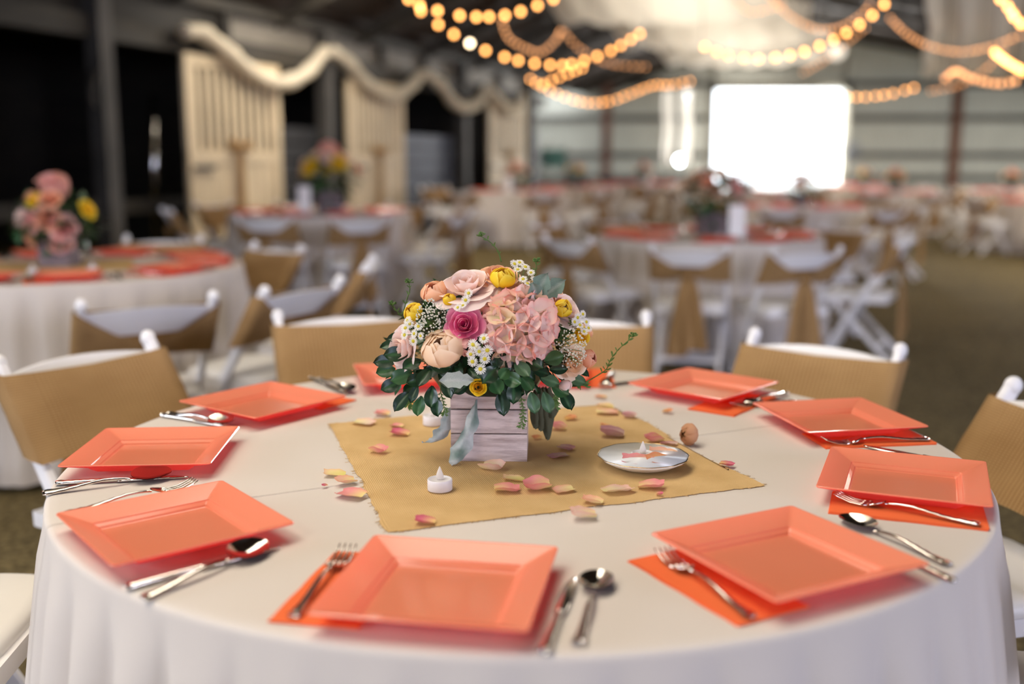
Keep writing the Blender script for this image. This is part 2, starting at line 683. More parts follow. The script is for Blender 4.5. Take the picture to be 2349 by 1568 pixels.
def roof(n0, z0, n1, z1, s0, s1, nb, name='roof_board'):
    for i in range(nb):
        a, c = i / nb - .02, (i + 1) / nb + .02
        q = MB()
        pts = []
        for s in (s0, s1):
            for t in (a, c):
                for dz in (0, .04):
                    pts.append(wallp(s, lerp(n0, n1, t), lerp(z0, z1, t) + dz + (i % 2) * .045))
        q.add(pts, [(0, 2, 6, 4), (1, 5, 7, 3), (0, 4, 5, 1), (2, 3, 7, 6), (0, 1, 3, 2), (4, 6, 7, 5)])
        q.build(name, M['roof'], cl, False)


RS0, RS1 = -30., 21.
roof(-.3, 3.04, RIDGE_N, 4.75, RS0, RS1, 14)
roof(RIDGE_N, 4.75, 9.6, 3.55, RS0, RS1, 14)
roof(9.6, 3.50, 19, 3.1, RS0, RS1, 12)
for s in range(-28, 20, 2):
    q = MB()
    q.bar(wallp(s, -.1, 2.98), wallp(s, RIDGE_N, 4.66), .07, .16, BARN_D)
    q.build('rafter', M['beam'], cl, False)
    q = MB()
    q.bar(wallp(s, RIDGE_N, 4.66), wallp(s, 9.6, 3.44), .07, .16, BARN_D)
    q.build('rafter', M['beam'], cl, False)
sbox('ridge_beam', M['beam'], cl, RS0, RS1, RIDGE_N - .08, RIDGE_N + .08, 4.45, 4.7)
sbox('aisle_beam', M['beam'], cl, RS0, RS1, 9.5, 9.7, 3.2, 3.46)

# far end wall: sheets, girts and posts around the doorway
wb_ = tag(empty('wall_back'), kind='structure')
TOPZ = 3.9


def fbox(name, m_, par, x0, x1, z0, z1, y0=0., y1=.05):
    q = MB()
    q.box(((x0 + x1) / 2, FAR_Y + (y0 + y1) / 2, (z0 + z1) / 2), (x1 - x0, y1 - y0, z1 - z0))
    return q.build(name, m_, par, False)


def sheet(x0, x1, z0, z1):
    n = max(4, int((x1 - x0) / .11))
    q = MB()
    q.grid(lambda u, v: (lerp(x0, x1, u), FAR_Y + .05 + (.02 if int(u * n + .5) % 2 else 0), lerp(z0, z1, v)), n, 1)
    q.build('wall_sheet', M['panel'], wb_, False)


xs = [-2.0, .2, 2.35, DX0]
for a, c in zip(xs[:-1], xs[1:]):
    sheet(a - .03, c + .03, -.1, TOPZ + .6)
sheet(DX0 - .1, DX1 + .1, DZ, 5.2)
xr = [DX1, 11.05, 13.4, 16.0]
for a, c in zip(xr[:-1], xr[1:]):
    sheet(a if a == DX1 else a - .03, c + .03, -.1, TOPZ + .9)
for x in (.2, 2.35, 11.05, 13.4):
    fbox('wall_post', M['brown'], wb_, x - .11, x + .11, -.1, TOPZ, -.16, .03)
for x0, x1 in ((DX0 - .2, DX0), (DX1, DX1 + .2)):
    fbox('door_post', M['panel'], wb_, x0, x1, -.1, DZ + .2, -.12, .04)
fbox('door_lintel', M['panel'], wb_, DX0 - .2, DX1 + .2, DZ, DZ + .2, -.12, .04)
for z in (.95, 1.52, 2.42, 3.25):
    for a, c in ((-2, DX0 - .2), (DX1 + .2, 16)):
        fbox('wall_girt', M['girt'], wb_, a, c, z - .07, z + .07, -.07, .04)

# right and rear walls, out of the picture, close the barn
wr = tag(empty('wall_right'), kind='structure')
for i in range(9):
    sbox('board', M['panel'], wr, RS0, RS1, 18.6 + .03 * (i % 2), 18.66 + .03 * (i % 2), i * .4 - .2, i * .4 + .22)
wq = tag(empty('wall_rear'), kind='structure')
for x0, x1, z0, z1 in ((-18, -1.6, -.2, 5), (6.4, 24, -.2, 5), (-1.6, 6.4, 3.6, 5)):
    q = MB()
    q.box(((x0 + x1) / 2, -15, (z0 + z1) / 2), (x1 - x0, .1, z1 - z0))
    q.build('wall_section', M['dark'], wq, False)

# sliding stall doors
for i, (a, c) in enumerate(((-.02, 1.73), (3.37, 5.0), (8.39, 10.24))):
    d = tag(empty('door_%d' % (i + 1)), kind='structure')
    ztop = (2.44, 2.44, 2.44)[i]
    zb, zm = .06, 1.34
    for z0, z1 in ((ztop - .12, ztop), (zm - .06, zm + .08), (zb, zb + .14)):
        sbox('door_rail', M['creamw'], d, a, c, .10, .15, z0, z1)
    for x0, x1 in ((a, a + .11), (c - .11, c)):
        sbox('door_stile', M['creamw'], d, x0, x1, .10, .155, zb, ztop)
    n = 10
    for k in range(n):
        t = lerp(a + .11, c - .11, (k + .5) / n)
        sbox('door_slat', M['creamw'], d, t - .041, t + .041, .105, .13, zm + .08, ztop - .12)
    n = 9
    for k in range(n):
        w = (c - a - .22) / n
        t = a + .11 + w * k
        sbox('door_plank', M['creamw'], d, t + .005, t + w - .005, .10, .135 + random.uniform(-.004, .004), zb + .14, zm - .06)
    sbox('door_latch', M['wire'], d, a + .06, a + .42, .155, .19, zm - .13, zm - .09)
    # burlap bow on the door
    mid = (a + c) / 2
    bw = empty('burlap_bow', wallp(mid, .16, 1.46), math.atan2(BARN_D.y, BARN_D.x))
    tag(bw, 'tan burlap bow with two long tails hung on the %s cream stall door' % ('first and largest', 'second', 'third and farthest')[i], 'bow', 'bows on the stall doors')
    q = MB()
    q.ball((0, -.03, 0), .06, 10, 6, (1, .6, 1))
    q.build('knot', M['sash'], bw)
    for sx in (-1, 1):
        q = MB()
        q.grid(lambda u, v: (sx * (.02 + .15 * math.sin(PI * u * .5) * (1 if True else 0)) + sx * .02 * math.cos(2 * PI * v), -.02 - .05 * math.sin(PI * u), .02 + .07 * math.sin(2 * PI * v) * (.25 + u)), 8, 12, lambda u, v: (u * .2, v * .3))
        q.build('loop', M['sash'], bw)
        q = MB()
        q.grid(lambda u, v: (sx * (.01 + .05 * v) + (u - .5) * .085, -.015 - .012 * math.sin(u * 7 + v * 4), -.02 - 1.15 * v), 5, 12, lambda u, v: (u * .1, v * 1.1))
        q.build('tail', M['sash'], bw)

# tulle swags along the header beam
g = empty('tulle_garland', wallp(0, .25, 2.6))
tag(g, 'gathered cream tulle garland swagged along the dark beam above the stall doors', 'garland')
inv = Matrix.Translation(-g.location)


def along(u):                               # distance along the stall front seen at column u
    k = (u - 1174.5) / F_PX
    return (3.63 + 11.3 * k) / (.3682 - .9298 * k)


def wall_at(u, v, n=.22):
    d = ray(u, v)
    p0 = W0 + BARN_N * n
    t = (p0 - Vector((0, 0, 0))).dot(BARN_N) / d.dot(BARN_N)
    return Vector((0, 0, CAM_Z)) + d * t


def crom(pts, n):
    out = []
    P = [pts[0]] + list(pts) + [pts[-1]]
    for i in range(1, len(P) - 2):
        for k in range(n):
            t = k / n
            a, b2, c, d = P[i - 1], P[i], P[i + 1], P[i + 2]
            out.append(.5 * ((2 * b2) + (-a + c) * t + (2 * a - 5 * b2 + 4 * c - d) * t * t + (-a + 3 * b2 - 3 * c + d) * t ** 3))
    out.append(Vector(pts[-1]))
    return out


for k, px in enumerate((((418, 72), (470, 78), (535, 130), (590, 175), (650, 190), (705, 165), (748, 112)),
                        ((760, 116), (800, 145), (850, 200), (900, 220), (940, 200), (970, 165)),
                        ((975, 168), (1010, 195), (1045, 240), (1080, 246), (1105, 225), (1116, 198)),
                        ((1122, 200), (1140, 225), (1165, 256), (1185, 252), (1203, 215)))):
    path = crom([inv @ wall_at(u, v) for u, v in px], 7)
    q = MB()
    rad = [.075 + .022 * math.sin(i * 1.1) * .5 + .02 * math.sin(PI * i / (len(path) - 1)) for i in range(len(path))]
    rad[0] *= .6
    rad[-1] *= .6
    q.tube(path, rad, 10)
    q.v = [tuple(Vector(p) + Vector((1, 1, 1)) * .012 * noise.noise(Vector(p) * 14)) for p in q.v]
    q.build('swag', M['tulle'], g)
q = MB()
path = crom([inv @ wall_at(u, v, .1) for u, v in ((243, 45), (236, 90), (225, 150), (208, 205), (214, 245))], 6)
q.tube(path, [.03 + .02 * math.sin(i) ** 2 for i in range(len(path))], 7)
q.build('hanging_end', M['beam'], g)


# ------------------------------------------------------------------ ceiling drapes and string lights
def drape(name, s0, s1, n_mid, half, zfun, label, waves):
    p0 = wallp(s0, n_mid, zfun(0))
    o = empty(name, p0)
    q = MB()

    def fn(u, v):
        s = lerp(s0, s1, v)
        w = (u - .5) * 2
        z = zfun(v) + .10 * w * w - .05 * math.cos(w * waves * PI) * (.5 + .5 * abs(w))
        hh = half * (1 + .05 * math.sin(v * 40))
        return wallp(s, n_mid + w * hh, z) - p0
    q.grid(fn, 36, 90)
    q.build('fabric_panel', M['drape'], o)
    tag(o, label, 'drape')
    return o


drape('ceiling_drape', -9, 14.0, RIDGE_N - .1, 1.68, lambda v: 3.75 - .40 * abs(math.sin(v * PI * 7)) - .10 * v, 'wide white fabric drape swagged along the ridge towards the bright doorway', 6)
drape('ceiling_drape', 1.2, 9.8, 8.15, .66, lambda v: 3.95 - 1.62 * math.sin(PI * v) ** .85, 'narrow off-white fabric drape hanging in a deep loop above the right aisle', 4)

bulb_mb = MB()
bulb_mb.ball((0, 0, 0), .019, 10, 7, (1, 1, 1.1))
BULB = bulb_mb.mesh('bulb', M['bulb'])
BULBW = bulb_mb.mesh('bulb', M['bulbw'])
BULBD = bulb_mb.mesh('bulb', M['bulbd'])


def roof_z(p):
    n = (Vector((p.x, p.y, 0)) - W0).dot(BARN_N)
    return lerp(3.04, 4.75, (n + .3) / 4.55) if n < RIDGE_N else lerp(4.75, 3.55, (n - RIDGE_N) / 5.35) if n < 9.6 else lerp(3.5, 3.1, (n - 9.6) / 9.4)


def string(pts, d0, d1, count, label, pale=(), size=1.):
    P = [aty(u, v, lerp(d0, d1, i / (len(pts) - 1))) for i, (u, v) in enumerate(pts)]
    path = crom(P, 10)
    o = empty('string_lights', path[0])
    tag(o, label, 'lights')
    off = path[0].copy()
    loc = [p - off for p in path]
    q = MB()
    q.tube([p + Vector((0, 0, .028)) for p in loc], .004, 4)
    q.build('wire', M['wire'], o)
    for p in (path[0], path[-1]):           # each end hangs from the roof
        q = MB()
        q.tube([p - off, Vector((p.x, p.y, max(p.z + .05, roof_z(p)))) - off], .003, 4)
        q.build('hanger', M['wire'], o)
    L = [0]
    for a, c in zip(loc[:-1], loc[1:]):
        L.append(L[-1] + (c - a).length)
    for k in range(count):
        t = L[-1] * (k + .2 + .25 * random.random()) / count
        i = max(j for j in range(len(L)) if L[j] <= t)
        i = min(i, len(loc) - 2)
        p = loc[i].lerp(loc[i + 1], (t - L[i]) / max(1e-6, L[i + 1] - L[i]))
        bo = link('bulb', BULBW if k in pale else BULBD if size < 1 else BULB, o)
        bo.location = p
        bo.scale = (size,) * 3


string([(925, -14), (985, 42), (1057, 88), (1124, 120), (1194, 140), (1260, 149), (1300, 149), (1344, 138), (1400, 117), (1440, 95), (1485, 66)], 8.5, 11, 18, 'long swag of warm bulbs dipping from the top edge across the dark roof', (4,))
string([(950, 8), (1000, 24), (1063, 37), (1103, 39), (1147, 37), (1190, 28), (1250, 6), (1290, -12)], 8, 9, 9, 'short topmost swag of warm bulbs at the top edge above the centre tables')
string([(1212, 178), (1250, 202), (1300, 224), (1350, 236), (1400, 232), (1450, 214), (1500, 196), (1540, 195), (1595, 184)], 15, 19, 24, 'lowest dense swag of warm bulbs just above the far end wall left of the doorway')
string([(1150, 40), (1165, 85), (1200, 108), (1240, 120), (1275, 92), (1290, 72), (1330, 112), (1400, 146), (1490, 154)], 12, 15, 34, 'dense amber string making a W against the dark roof left of the ridge drape', (), .8)
string([(1610, 104), (1650, 121), (1690, 131), (1750, 135), (1822, 125), (1862, 112), (1900, 97), (1937, 78), (1975, 54), (2010, 28), (2045, -8)], 10, 8.5, 14, 'swag of warm bulbs climbing to the right across the ridge drape above the doorway')
string([(1765, -10), (1790, 18), (1830, 48), (1880, 68), (1930, 62), (1975, 35), (2000, 5)], 12, 12, 21, 'dense amber U of bulbs at the top right of the ridge drape', (), .8)
string([(2040, 40), (2080, 78), (2130, 105), (2200, 119), (2270, 108), (2349, 78)], 12, 11, 25, 'dense amber string crossing behind the narrow right drape', (), .8)
string([(1935, 222), (1965, 223), (2005, 221), (2050, 214), (2110, 198)], 15, 15, 8, 'low pale string of bulbs just right of the doorway top')
string([(2165, 182), (2185, 166), (2200, 165), (2225, 178), (2260, 188), (2300, 192), (2342, 182)], 9, 8, 15, 'tight crescent of bulbs under the right roof beside the narrow drape', (), .85)
string([(2290, -8), (2318, 22), (2328, 40), (2352, 62)], 7, 6.5, 5, 'string of larger bulbs in the top right corner')
string([(2280, 118), (2310, 142), (2355, 168)], 9, 8, 10, 'short string of bulbs at the right edge under the roof')
string([(1240, 196), (1300, 170), (1345, 152)], 14, 13, 6, 'faint short string of bulbs above the low dense swag')
string([(1690, 5), (1720, 28), (1760, 22), (1800, 8)], 14, 14, 9, 'small arc of bulbs at the top edge right of the ridge drape', (), .8)
string([(1840, 168), (1890, 140), (1940, 100), (1990, 60)], 15, 13, 15, 'faint amber string rising steeply right of the doorway', (), .7)
string([(2130, 210), (2200, 195), (2260, 160), (2310, 110)], 13, 12, 14, 'faint amber string rising to the right edge behind the crescent', (), .7)

# ------------------------------------------------------------------ tables
T1 = Vector((.0137, 1.7366, 0))
TR = .762
TH = .75


def cloth_mesh(seed, folds, matl, hem=.02, top=TH, flare=.04, amp=.032):
    rnd = random.Random(seed)
    ph = [rnd.uniform(0, 6.28) for _ in range(6)]
    nu = 480 if folds > 40 else 300
    hem_z = hem

    def fold(a):
        m1 = abs(math.sin(folds * .5 * a + ph[0] + .9 * math.sin(2 * a + ph[1]))) ** .75
        m2 = abs(math.sin((folds * .5 + 4) * a + ph[2] + 1.2 * math.sin(3 * a + ph[3]))) ** .75
        k = .5 + .5 * math.sin(5 * a + ph[4])
        return (m1 * (1 - .45 * k) + m2 * .45 * k) * 2 - 1.1
    rows = [(0, 0), (.2, 0), (.45, 0), (.7, 0), (.74, 0), (.755, 0), (.7605, .0015), (.7635, .005), (.7645, .011)]
    n = 18
    pts, fs = [], []
    for j in range(len(rows) + n):
        for i in range(nu):
            a = 2 * PI * i / nu
            if j < len(rows):
                r, z = rows[j][0], top - rows[j][1]
            else:
                t = (j - len(rows) + 1) / n
                z = lerp(top - .011, hem_z, t)
                r = .7645 + flare * t + (amp * t ** .45) * fold(a) * min(1, t * 9)
                r = max(r, .757)
            pts.append((r * math.cos(a), r * math.sin(a), z))
    for j in range(len(rows) + n - 1):
        for i in range(nu):
            fs.append((j * nu + i, j * nu + (i + 1) % nu, (j + 1) * nu + (i + 1) % nu, (j + 1) * nu + i))
    q = MB()
    q.add(pts, fs)
    return q.mesh('tablecloth', matl)


def table_under(name, c, label, group):
    o = empty(name, (c.x, c.y, zf(c.x, c.y)))
    q = MB()
    q.lathe([(.0001, .715), (.745, .715), (.752, .722), (.752, .738), (.745, .743), (.0001, .743)], 48)
    q.build('table_top', M['brown'], o)
    for sx in (-1, 1):
        for sy in (-1, 1):
            q = MB()
            q.tube([(sx * .42, sy * .36, .72), (sx * .45, sy * .36, .0)], .014, 8)
            q.build('leg', M['post'], o)
    tag(o, label, 'table', group)
    return o


dirc = (at(1700, 985, .75) - at(600, 1137, .75)).normalized()
nrm = Vector((-dirc.y, dirc.x, 0))
crz = cloth_crease((at(600, 1137, .75) - T1).dot(nrm), tuple(nrm))
cl1 = link('tablecloth', cloth_mesh(3, 42, crz, .01, TH, .085, .034))
cl1.location = (T1.x, T1.y, 0)
tag(cl1, 'cream tablecloth with soft drop folds on the large round foreground table', 'tablecloth')
table_under('round_table', T1, 'round banquet table under the cream cloth in the foreground', None)

TABLES = {  # centre x, y, label phrase
    'T2': (-1.95, 4.40, 'the left-edge table'),
    'T3': (-1.63, 8.75, 'the table before the first stall door'),
    'T4': (1.34, 7.00, 'the right middle table'),
    'T5': (.07, 15.0, 'the table before the third stall door'),
    'T6': (1.1, 17.9, 'the far table nearest the teal chair'),
    'T7': (2.72, 21.4, 'the farthest table left of the doorway'),
    'T8': (3.33, 11.9, 'the table behind the right middle table'),
    'T9': (6.9, 18.6, 'the table right of the doorway'),
    'T10': (8.0, 15.2, 'the right-edge table across the aisle'),
    'T11': (9.9, 20.5, 'the farthest right-edge table'),
    'T12': (7.7, 22.6, 'the farthest table right of the doorway'),
    'T15': (3.95, 17.3, 'the table below the doorway'),
}
CLOTHS = [cloth_mesh(11, 34, M['cloth']), cloth_mesh(12, 37, M['cloth']), cloth_mesh(13, 32, M['cloth'])]
for i, (k, (x, y, ph)) in enumerate(TABLES.items()):
    o = link('tablecloth', CLOTHS[i % 3])
    o.location = (x, y, zf(x, y))
    o.rotation_euler = (0, 0, i * .7)
    tag(o, 'pale floor-length tablecloth draped over ' + ph, 'tablecloth', 'tablecloths')

ORD = ('nearest', 'first', 'second', 'third', 'fourth', 'fifth', 'sixth', 'seventh', 'eighth', 'ninth', 'tenth')


def order(angles):
    """for things round a table: how each is counted clockwise (seen from above) from the one nearest the viewer"""
    near = min(range(len(angles)), key=lambda i: math.sin(angles[i]))
    by = sorted(range(len(angles)), key=lambda i: (angles[near] - angles[i]) % (2 * PI))
    return [by.index(i) for i in range(len(angles))]


def counted(what, k, ph, prep='on'):
    if k == 0:
        return '%s nearest the viewer %s %s' % (what, prep, ph)
    return '%s, %s clockwise from the nearest, %s %s' % (what, ORD[k], prep, ph)


# ------------------------------------------------------------------ folding chairs
def yp(z):
    return -.03 - .205 * (z - .44) / .325


def make_chair():
    root = empty('folding_chair')
    w, XS = M['white'], .205
    for sx in (-1, 1):
        q = MB()
        pth = [(.222, 0), (.10, .21), (-.03, .44), (-.131, .60), (-.235, .765)]
        for (y0, z0), (y1, z1) in zip(pth[:-1], pth[1:]):
            q.bar((sx * XS, y0, z0), (sx * XS, y1 - .002, z1 + .002), .022, .036, (1, 0, 0))
        po = q.build('side_post', w, root, False)
        q = MB()
        q.ball((sx * XS, -.242, .775), .0215, 12, 8, (.82, 1, 1))
        q.build('finial', w, po)
        q = MB()
        q.bar((sx * .178, .17, .43), (sx * .178, -.245, 0), .02, .034, (1, 0, 0))
        q.build('rear_leg', w, root, False)
    q = MB()

    def sq(hx, hy, z, n=28, p=5.):
        out = []
        for k in range(n):
            a = 2 * PI * k / n
            c, s_ = math.cos(a), math.sin(a)
            out.append((math.copysign(abs(c) ** (2 / p), c) * hx, .01 + math.copysign(abs(s_) ** (2 / p), s_) * hy, z))
        return out
    lay = [sq(.17, .18, .428), sq(.19, .20, .43), sq(.192, .202, .444), sq(.188, .198, .456), sq(.17, .18, .464), sq(.10, .10, .469), sq(.01, .01, .470)]
    pts = [p for l in lay for p in l]
    fs = [tuple(range(27, -1, -1))] + [(j * 28 + i, j * 28 + (i + 1) % 28, (j + 1) * 28 + (i + 1) % 28, (j + 1) * 28 + i) for j in range(6) for i in range(28)] + [tuple(range(168, 196))]
    q.add(pts, fs)
    q.build('seat', M['cushion'], root)
    q = MB()
    q.box((0, .21, .415), (.40, .02, .035))
    q.box((0, -.17, .415), (.38, .02, .035))
    for sx in (-1, 1):
        q.box((sx * .186, .02, .415), (.014, .38, .035))
    q.build('seat_frame', w, root, False)
    for y, z, hx in ((.16, .105, .205), (-.135, .12, .178)):
        q = MB()
        q.bar((-hx, y, z), (hx, y, z), .016, .03, (0, 1, 0))
        q.build('stretcher', w, root, False)
    for nm, z0, z1, arch in (('top_rail', .665, .744, .014), ('lower_rail', .585, .622, 0)):
        q = MB()
        prof = [(0, .007), (1, .007), (1, -.007), (0, -.007)]
        nn = 14
        pts = []
        for i in range(nn + 1):
            x = lerp(-.2, .2, i / nn)
            k = 1 - (x / .2) ** 2
            for t, dy in prof:
                z = lerp(z0, z1 + arch * k, t)
                pts.append((x, yp(z) - .036 * k + dy, z))
        fs = [(i * 4 + j, i * 4 + (j + 1) % 4, (i + 1) * 4 + (j + 1) % 4, (i + 1) * 4 + j) for i in range(nn) for j in range(4)]
        q.add(pts, fs + [(3, 2, 1, 0), tuple(range(nn * 4, nn * 4 + 4))])
        q.build(nm, w, root, False)
    # sash: one strip from the knot round the front and back to the knot
    prof = []                               # x, dy, ztop, zbot
    for t in (0, .2, .45, .75, 1):
        prof.append((-.02 - .205 * t, lerp(-.078, -.028, t ** .7), lerp(.640, .752, t ** 1.4), lerp(.598, .575, t)))
    prof.append((-.229, 0, .756, .572))
    for t in (0, .15, .5, .85, 1):
        prof.append((lerp(-.223, .223, t), .033, .754 - .008 * math.sin(PI * t), .566 + .006 * math.sin(PI * t)))
    prof.append((.229, 0, .756, .572))
    for t in (1, .75, .45, .2, 0):
        prof.append((.02 + .205 * t, lerp(-.078, -.028, t ** .7), lerp(.640, .752, t ** 1.4), lerp(.598, .575, t)))
    NP_ = len(prof) - 1

    def band(u, v):
        i = min(NP_ - 1, int(u * NP_))
        t = u * NP_ - i
        a, c = prof[i], prof[i + 1]
        x, dy, zt, zb = (lerp(a[k], c[k], t) for k in range(4))
        z = lerp(zb, zt, v)
        fold = .004 * math.sin(v * 15) * (1 if dy < -.03 else .25)
        return (x, yp(z) + dy + fold, z)
    q = MB()
    q.grid(band, NP_ * 2, 6, lambda u, v: (u * 1.0, v * .16))
    sash = q.build('sash', M['sash'], root)
    q = MB()
    q.ball((0, yp(.618) - .10, .618), .03, 10, 7, (.9, .7, 1))
    q.build('knot', M['sash'], sash)
    for sx, ln in ((-1, .44), (1, .40)):
        q = MB()
        q.grid(lambda u, v: (sx * (.012 + .045 * v) + (u - .5) * lerp(.05, .13, v ** .6), yp(.6) - .105 - .02 * v - .016 * math.sin(u * 8 + sx) * v ** .5, .60 - ln * v), 7, 10, lambda u, v: (u * .13, v * .45))
        q.build('tail', M['sash'], sash)
    return root


CHAIR0 = make_chair()


def chair(x, y, face, label, group):        # face: direction (degrees) from the chair to its table
    o = copy_tree(CHAIR0)
    o.location = (x, y, zf(x, y) + .004)
    o.rotation_euler = (0, 0, math.radians(face) - PI / 2)
    tag(o, label, 'chair', group)
    return o


def chair_at(c, ang, r_back, label, group, turn=0.):  # r_back: distance of the backrest from the table centre
    a = math.radians(ang)
    r = r_back - .235
    return chair(c[0] + r * math.cos(a), c[1] + r * math.sin(a), ang + 180 + turn, label, group)


G1 = 'chairs around the foreground table'
cc = (T1.x, T1.y)
chair_at(cc, 146, 1.28, 'white folding chair with brown burlap band facing the foreground table at the left', G1, 2)
chair_at(cc, 111, 1.46, 'white folding chair with burlap band behind the foreground table, left of the bouquet', G1)
chair_at(cc, 81.5, 1.40, 'white folding chair half hidden right behind the foreground bouquet', G1, 3)
chair_at(cc, 50, 1.29, 'white folding chair with flat burlap band right of the bouquet at the foreground table', G1)
chair_at(cc, 14, 1.18, 'white folding chair cut by the right edge beside the foreground table', G1)
chair_at(cc, 185, 1.30, 'white chair seat cut by the lower left edge beside the foreground cloth', G1)
chair_at(cc, -21, 1.20, 'white chair low in the lower right corner beside the foreground cloth', G1)
G2 = 'chairs around the left-edge table'
c2 = TABLES['T2'][:2]
chair_at(c2, -56, 1.42, 'folding chair with burlap tied in back right before the left-edge table', G2)
chair_at(c2, -32, 1.40, 'folding chair turned sideways right of the left table, nearest the bouquet', G2, 3)
chair_at(c2, 47, 1.10, 'folding chair with golden burlap band facing forward right of the left-edge table', G2)
chair_at(c2, 88, 1.2, 'folding chair behind the left table showing only its white rail', G2)
chair_at(c2, 4, 1.32, 'folding chair edge-on right of the left-edge table, behind the sideways one', G2)
chair_at(c2, -100, 1.3, 'folding chair cut by the left edge before the left table', G2)
G3 = 'chairs around the table before the first stall door'
c3 = TABLES['T3'][:2]
for ang, rb, lb in ((262, 1.27, 'left one of two chairs seen from behind at the table before the first stall door'),
                    (293, 1.34, 'right one of two chairs seen from behind at the table before the first stall door'),
                    (207, 1.25, 'chair showing its white back left of the table before the first stall door'),
                    (150, 1.26, 'chair with golden burlap, left behind the table before the first stall door'),
                    (338, 1.30, 'chair with hanging sash tails right of the table before the first stall door'),
                    (20, 1.3, 'folding chair right behind the table before the first stall door'),
                    (62, 1.3, 'chair behind the table before the first stall door, right of its flowers'),
                    (110, 1.3, 'chair behind the table before the first stall door, left of its flowers')):
    chair_at(c3, ang, rb, lb, G3)
G4 = 'chairs around the right middle table'
c4 = TABLES['T4'][:2]
for ang, rb, lb, tr in ((219, 1.29, 'folding chair with V-tied burlap just right of the foreground bouquet top', 0),
                        (255, 1.38, 'folding chair with long burlap tails, middle one before the right middle table', 0),
                        (281, 1.40, 'folding chair with burlap tails before the right middle table, third from the bouquet', 4),
                        (331, 1.27, 'folding chair seen from its side at the right end of the right middle table', 0),
                        (28, 1.26, 'folding chair with golden burlap facing forward, right behind the right middle table', 0),
                        (155, 1.2, 'folding chair with burlap facing forward, left behind the right middle table', 0),
                        (70, 1.3, 'folding chair half hidden behind the right middle table, right of its card', 0),
                        (115, 1.3, 'folding chair half hidden behind the right middle table, left of its flowers', 0)):
    chair_at(c4, ang, rb, lb, G4, tr)
for k, n, off in (('T5', 8, 10), ('T6', 8, 18), ('T7', 8, 0), ('T8', 8, 22), ('T9', 8, 5), ('T10', 8, 20), ('T11', 8, 12), ('T12', 7, 0), ('T15', 8, 15)):
    x, y, ph = TABLES[k]
    angs = [off + 360 * j / n + random.uniform(-5, 5) for j in range(n)]
    od = order([math.radians(a) for a in angs])
    for j in range(n):
        chair_at((x, y), angs[j], 1.34 + random.uniform(-.02, .08), counted('burlap-sashed white chair', od[j], ph, 'at'), 'chairs at ' + ph, random.uniform(-6, 6))
drop_tree(CHAIR0)

# ------------------------------------------------------------------ plates, napkins, cutlery
def plate_mesh():
    q = MB()

    def loop(h, z, rc, nc=4):
        out = []
        for (sx, sy, a0) in ((1, 1, 0), (-1, 1, 90), (-1, -1, 180), (1, -1, 270)):
            for k in range(nc + 1):
                a = math.radians(a0 + 90 * k / nc)
                out.append((sx * (h - rc) + rc * math.cos(a), sy * (h - rc) + rc * math.sin(a), z))
        return out
    H = .1196
    seq = [(H, .0225, .006), (H - .0008, .0240, .006), (H - .0030, .0238, .005), (.0850, .0118, .004), (.0835, .0112, .004), (.0825, .0092, .004), (.0775, .0058, .004), (.0762, .0034, .004), (.0745, .0025, .004), (.02, .0024, .003), (.001, .0024, .0005)]
    und = [(H - .0012, .0214, .005), (.0850, .0095, .004), (.0825, .0065, .004), (.0770, .0022, .004), (.0745, .0003, .004), (.001, .0003, .0005)]
    n = 20
    rings = [loop(*s_) for s_ in seq]
    pts = [p for r in rings for p in r]
    fs = []
    for j in range(len(rings) - 1):
        fs += [(j * n + i, j * n + (i + 1) % n, (j + 1) * n + (i + 1) % n, (j + 1) * n + i) for i in range(n)]
    fs.append(tuple(range((len(rings) - 1) * n, len(rings) * n)))
    n_top = len(fs)
    o = len(pts)
    rings2 = [rings[0]] + [loop(*s_) for s_ in und]
    for r in rings2[1:]:
        pts += r
    first = list(range(n))
    prev = first
    for j in range(1, len(rings2)):
        cur = list(range(o + (j - 1) * n, o + j * n))
        fs += [(prev[(i + 1) % n], prev[i], cur[i], cur[(i + 1) % n]) for i in range(n)]
        prev = cur
    fs.append(tuple(reversed(prev)))
    q.add(pts, fs)
    me = q.mesh('plate', M['plate'], False)
    me.materials.append(M['under'])
    for p in me.polygons:
        p.material_index = 1 if p.index >= n_top else 0
    return me


def napkin_mesh():
    q = MB()
    for k, (z0, z1) in enumerate(((0, .0009), (.0011, .002), (.0022, .003))):
        d = .0012 * k
        pts = []
        n = 10
        for z in (z0, z1):
            for i in range(n + 1):
                y = lerp(-.105, .105, i / n)
                w = .0008 * math.sin(i * 1.7 + k)
                pts += [(-.0525 + d + w, y - d, z), (.0525 - d + w, y - d * .5, z)]
        m_ = 2 * (n + 1)
        fs = []
        for i in range(n):
            fs += [(i * 2, i * 2 + 2, i * 2 + 3, i * 2 + 1), (m_ + i * 2, m_ + i * 2 + 1, m_ + i * 2 + 3, m_ + i * 2 + 2), (i * 2, m_ + i * 2, m_ + i * 2 + 2, i * 2 + 2), (i * 2 + 1, i * 2 + 3, m_ + i * 2 + 3, m_ + i * 2 + 1)]
        fs += [(0, 1, m_ + 1, m_), (n * 2, m_ + n * 2, m_ + n * 2 + 1, n * 2 + 1)]
        q.add(pts, fs)
    return q.mesh('napkin', M['napkin'], False)


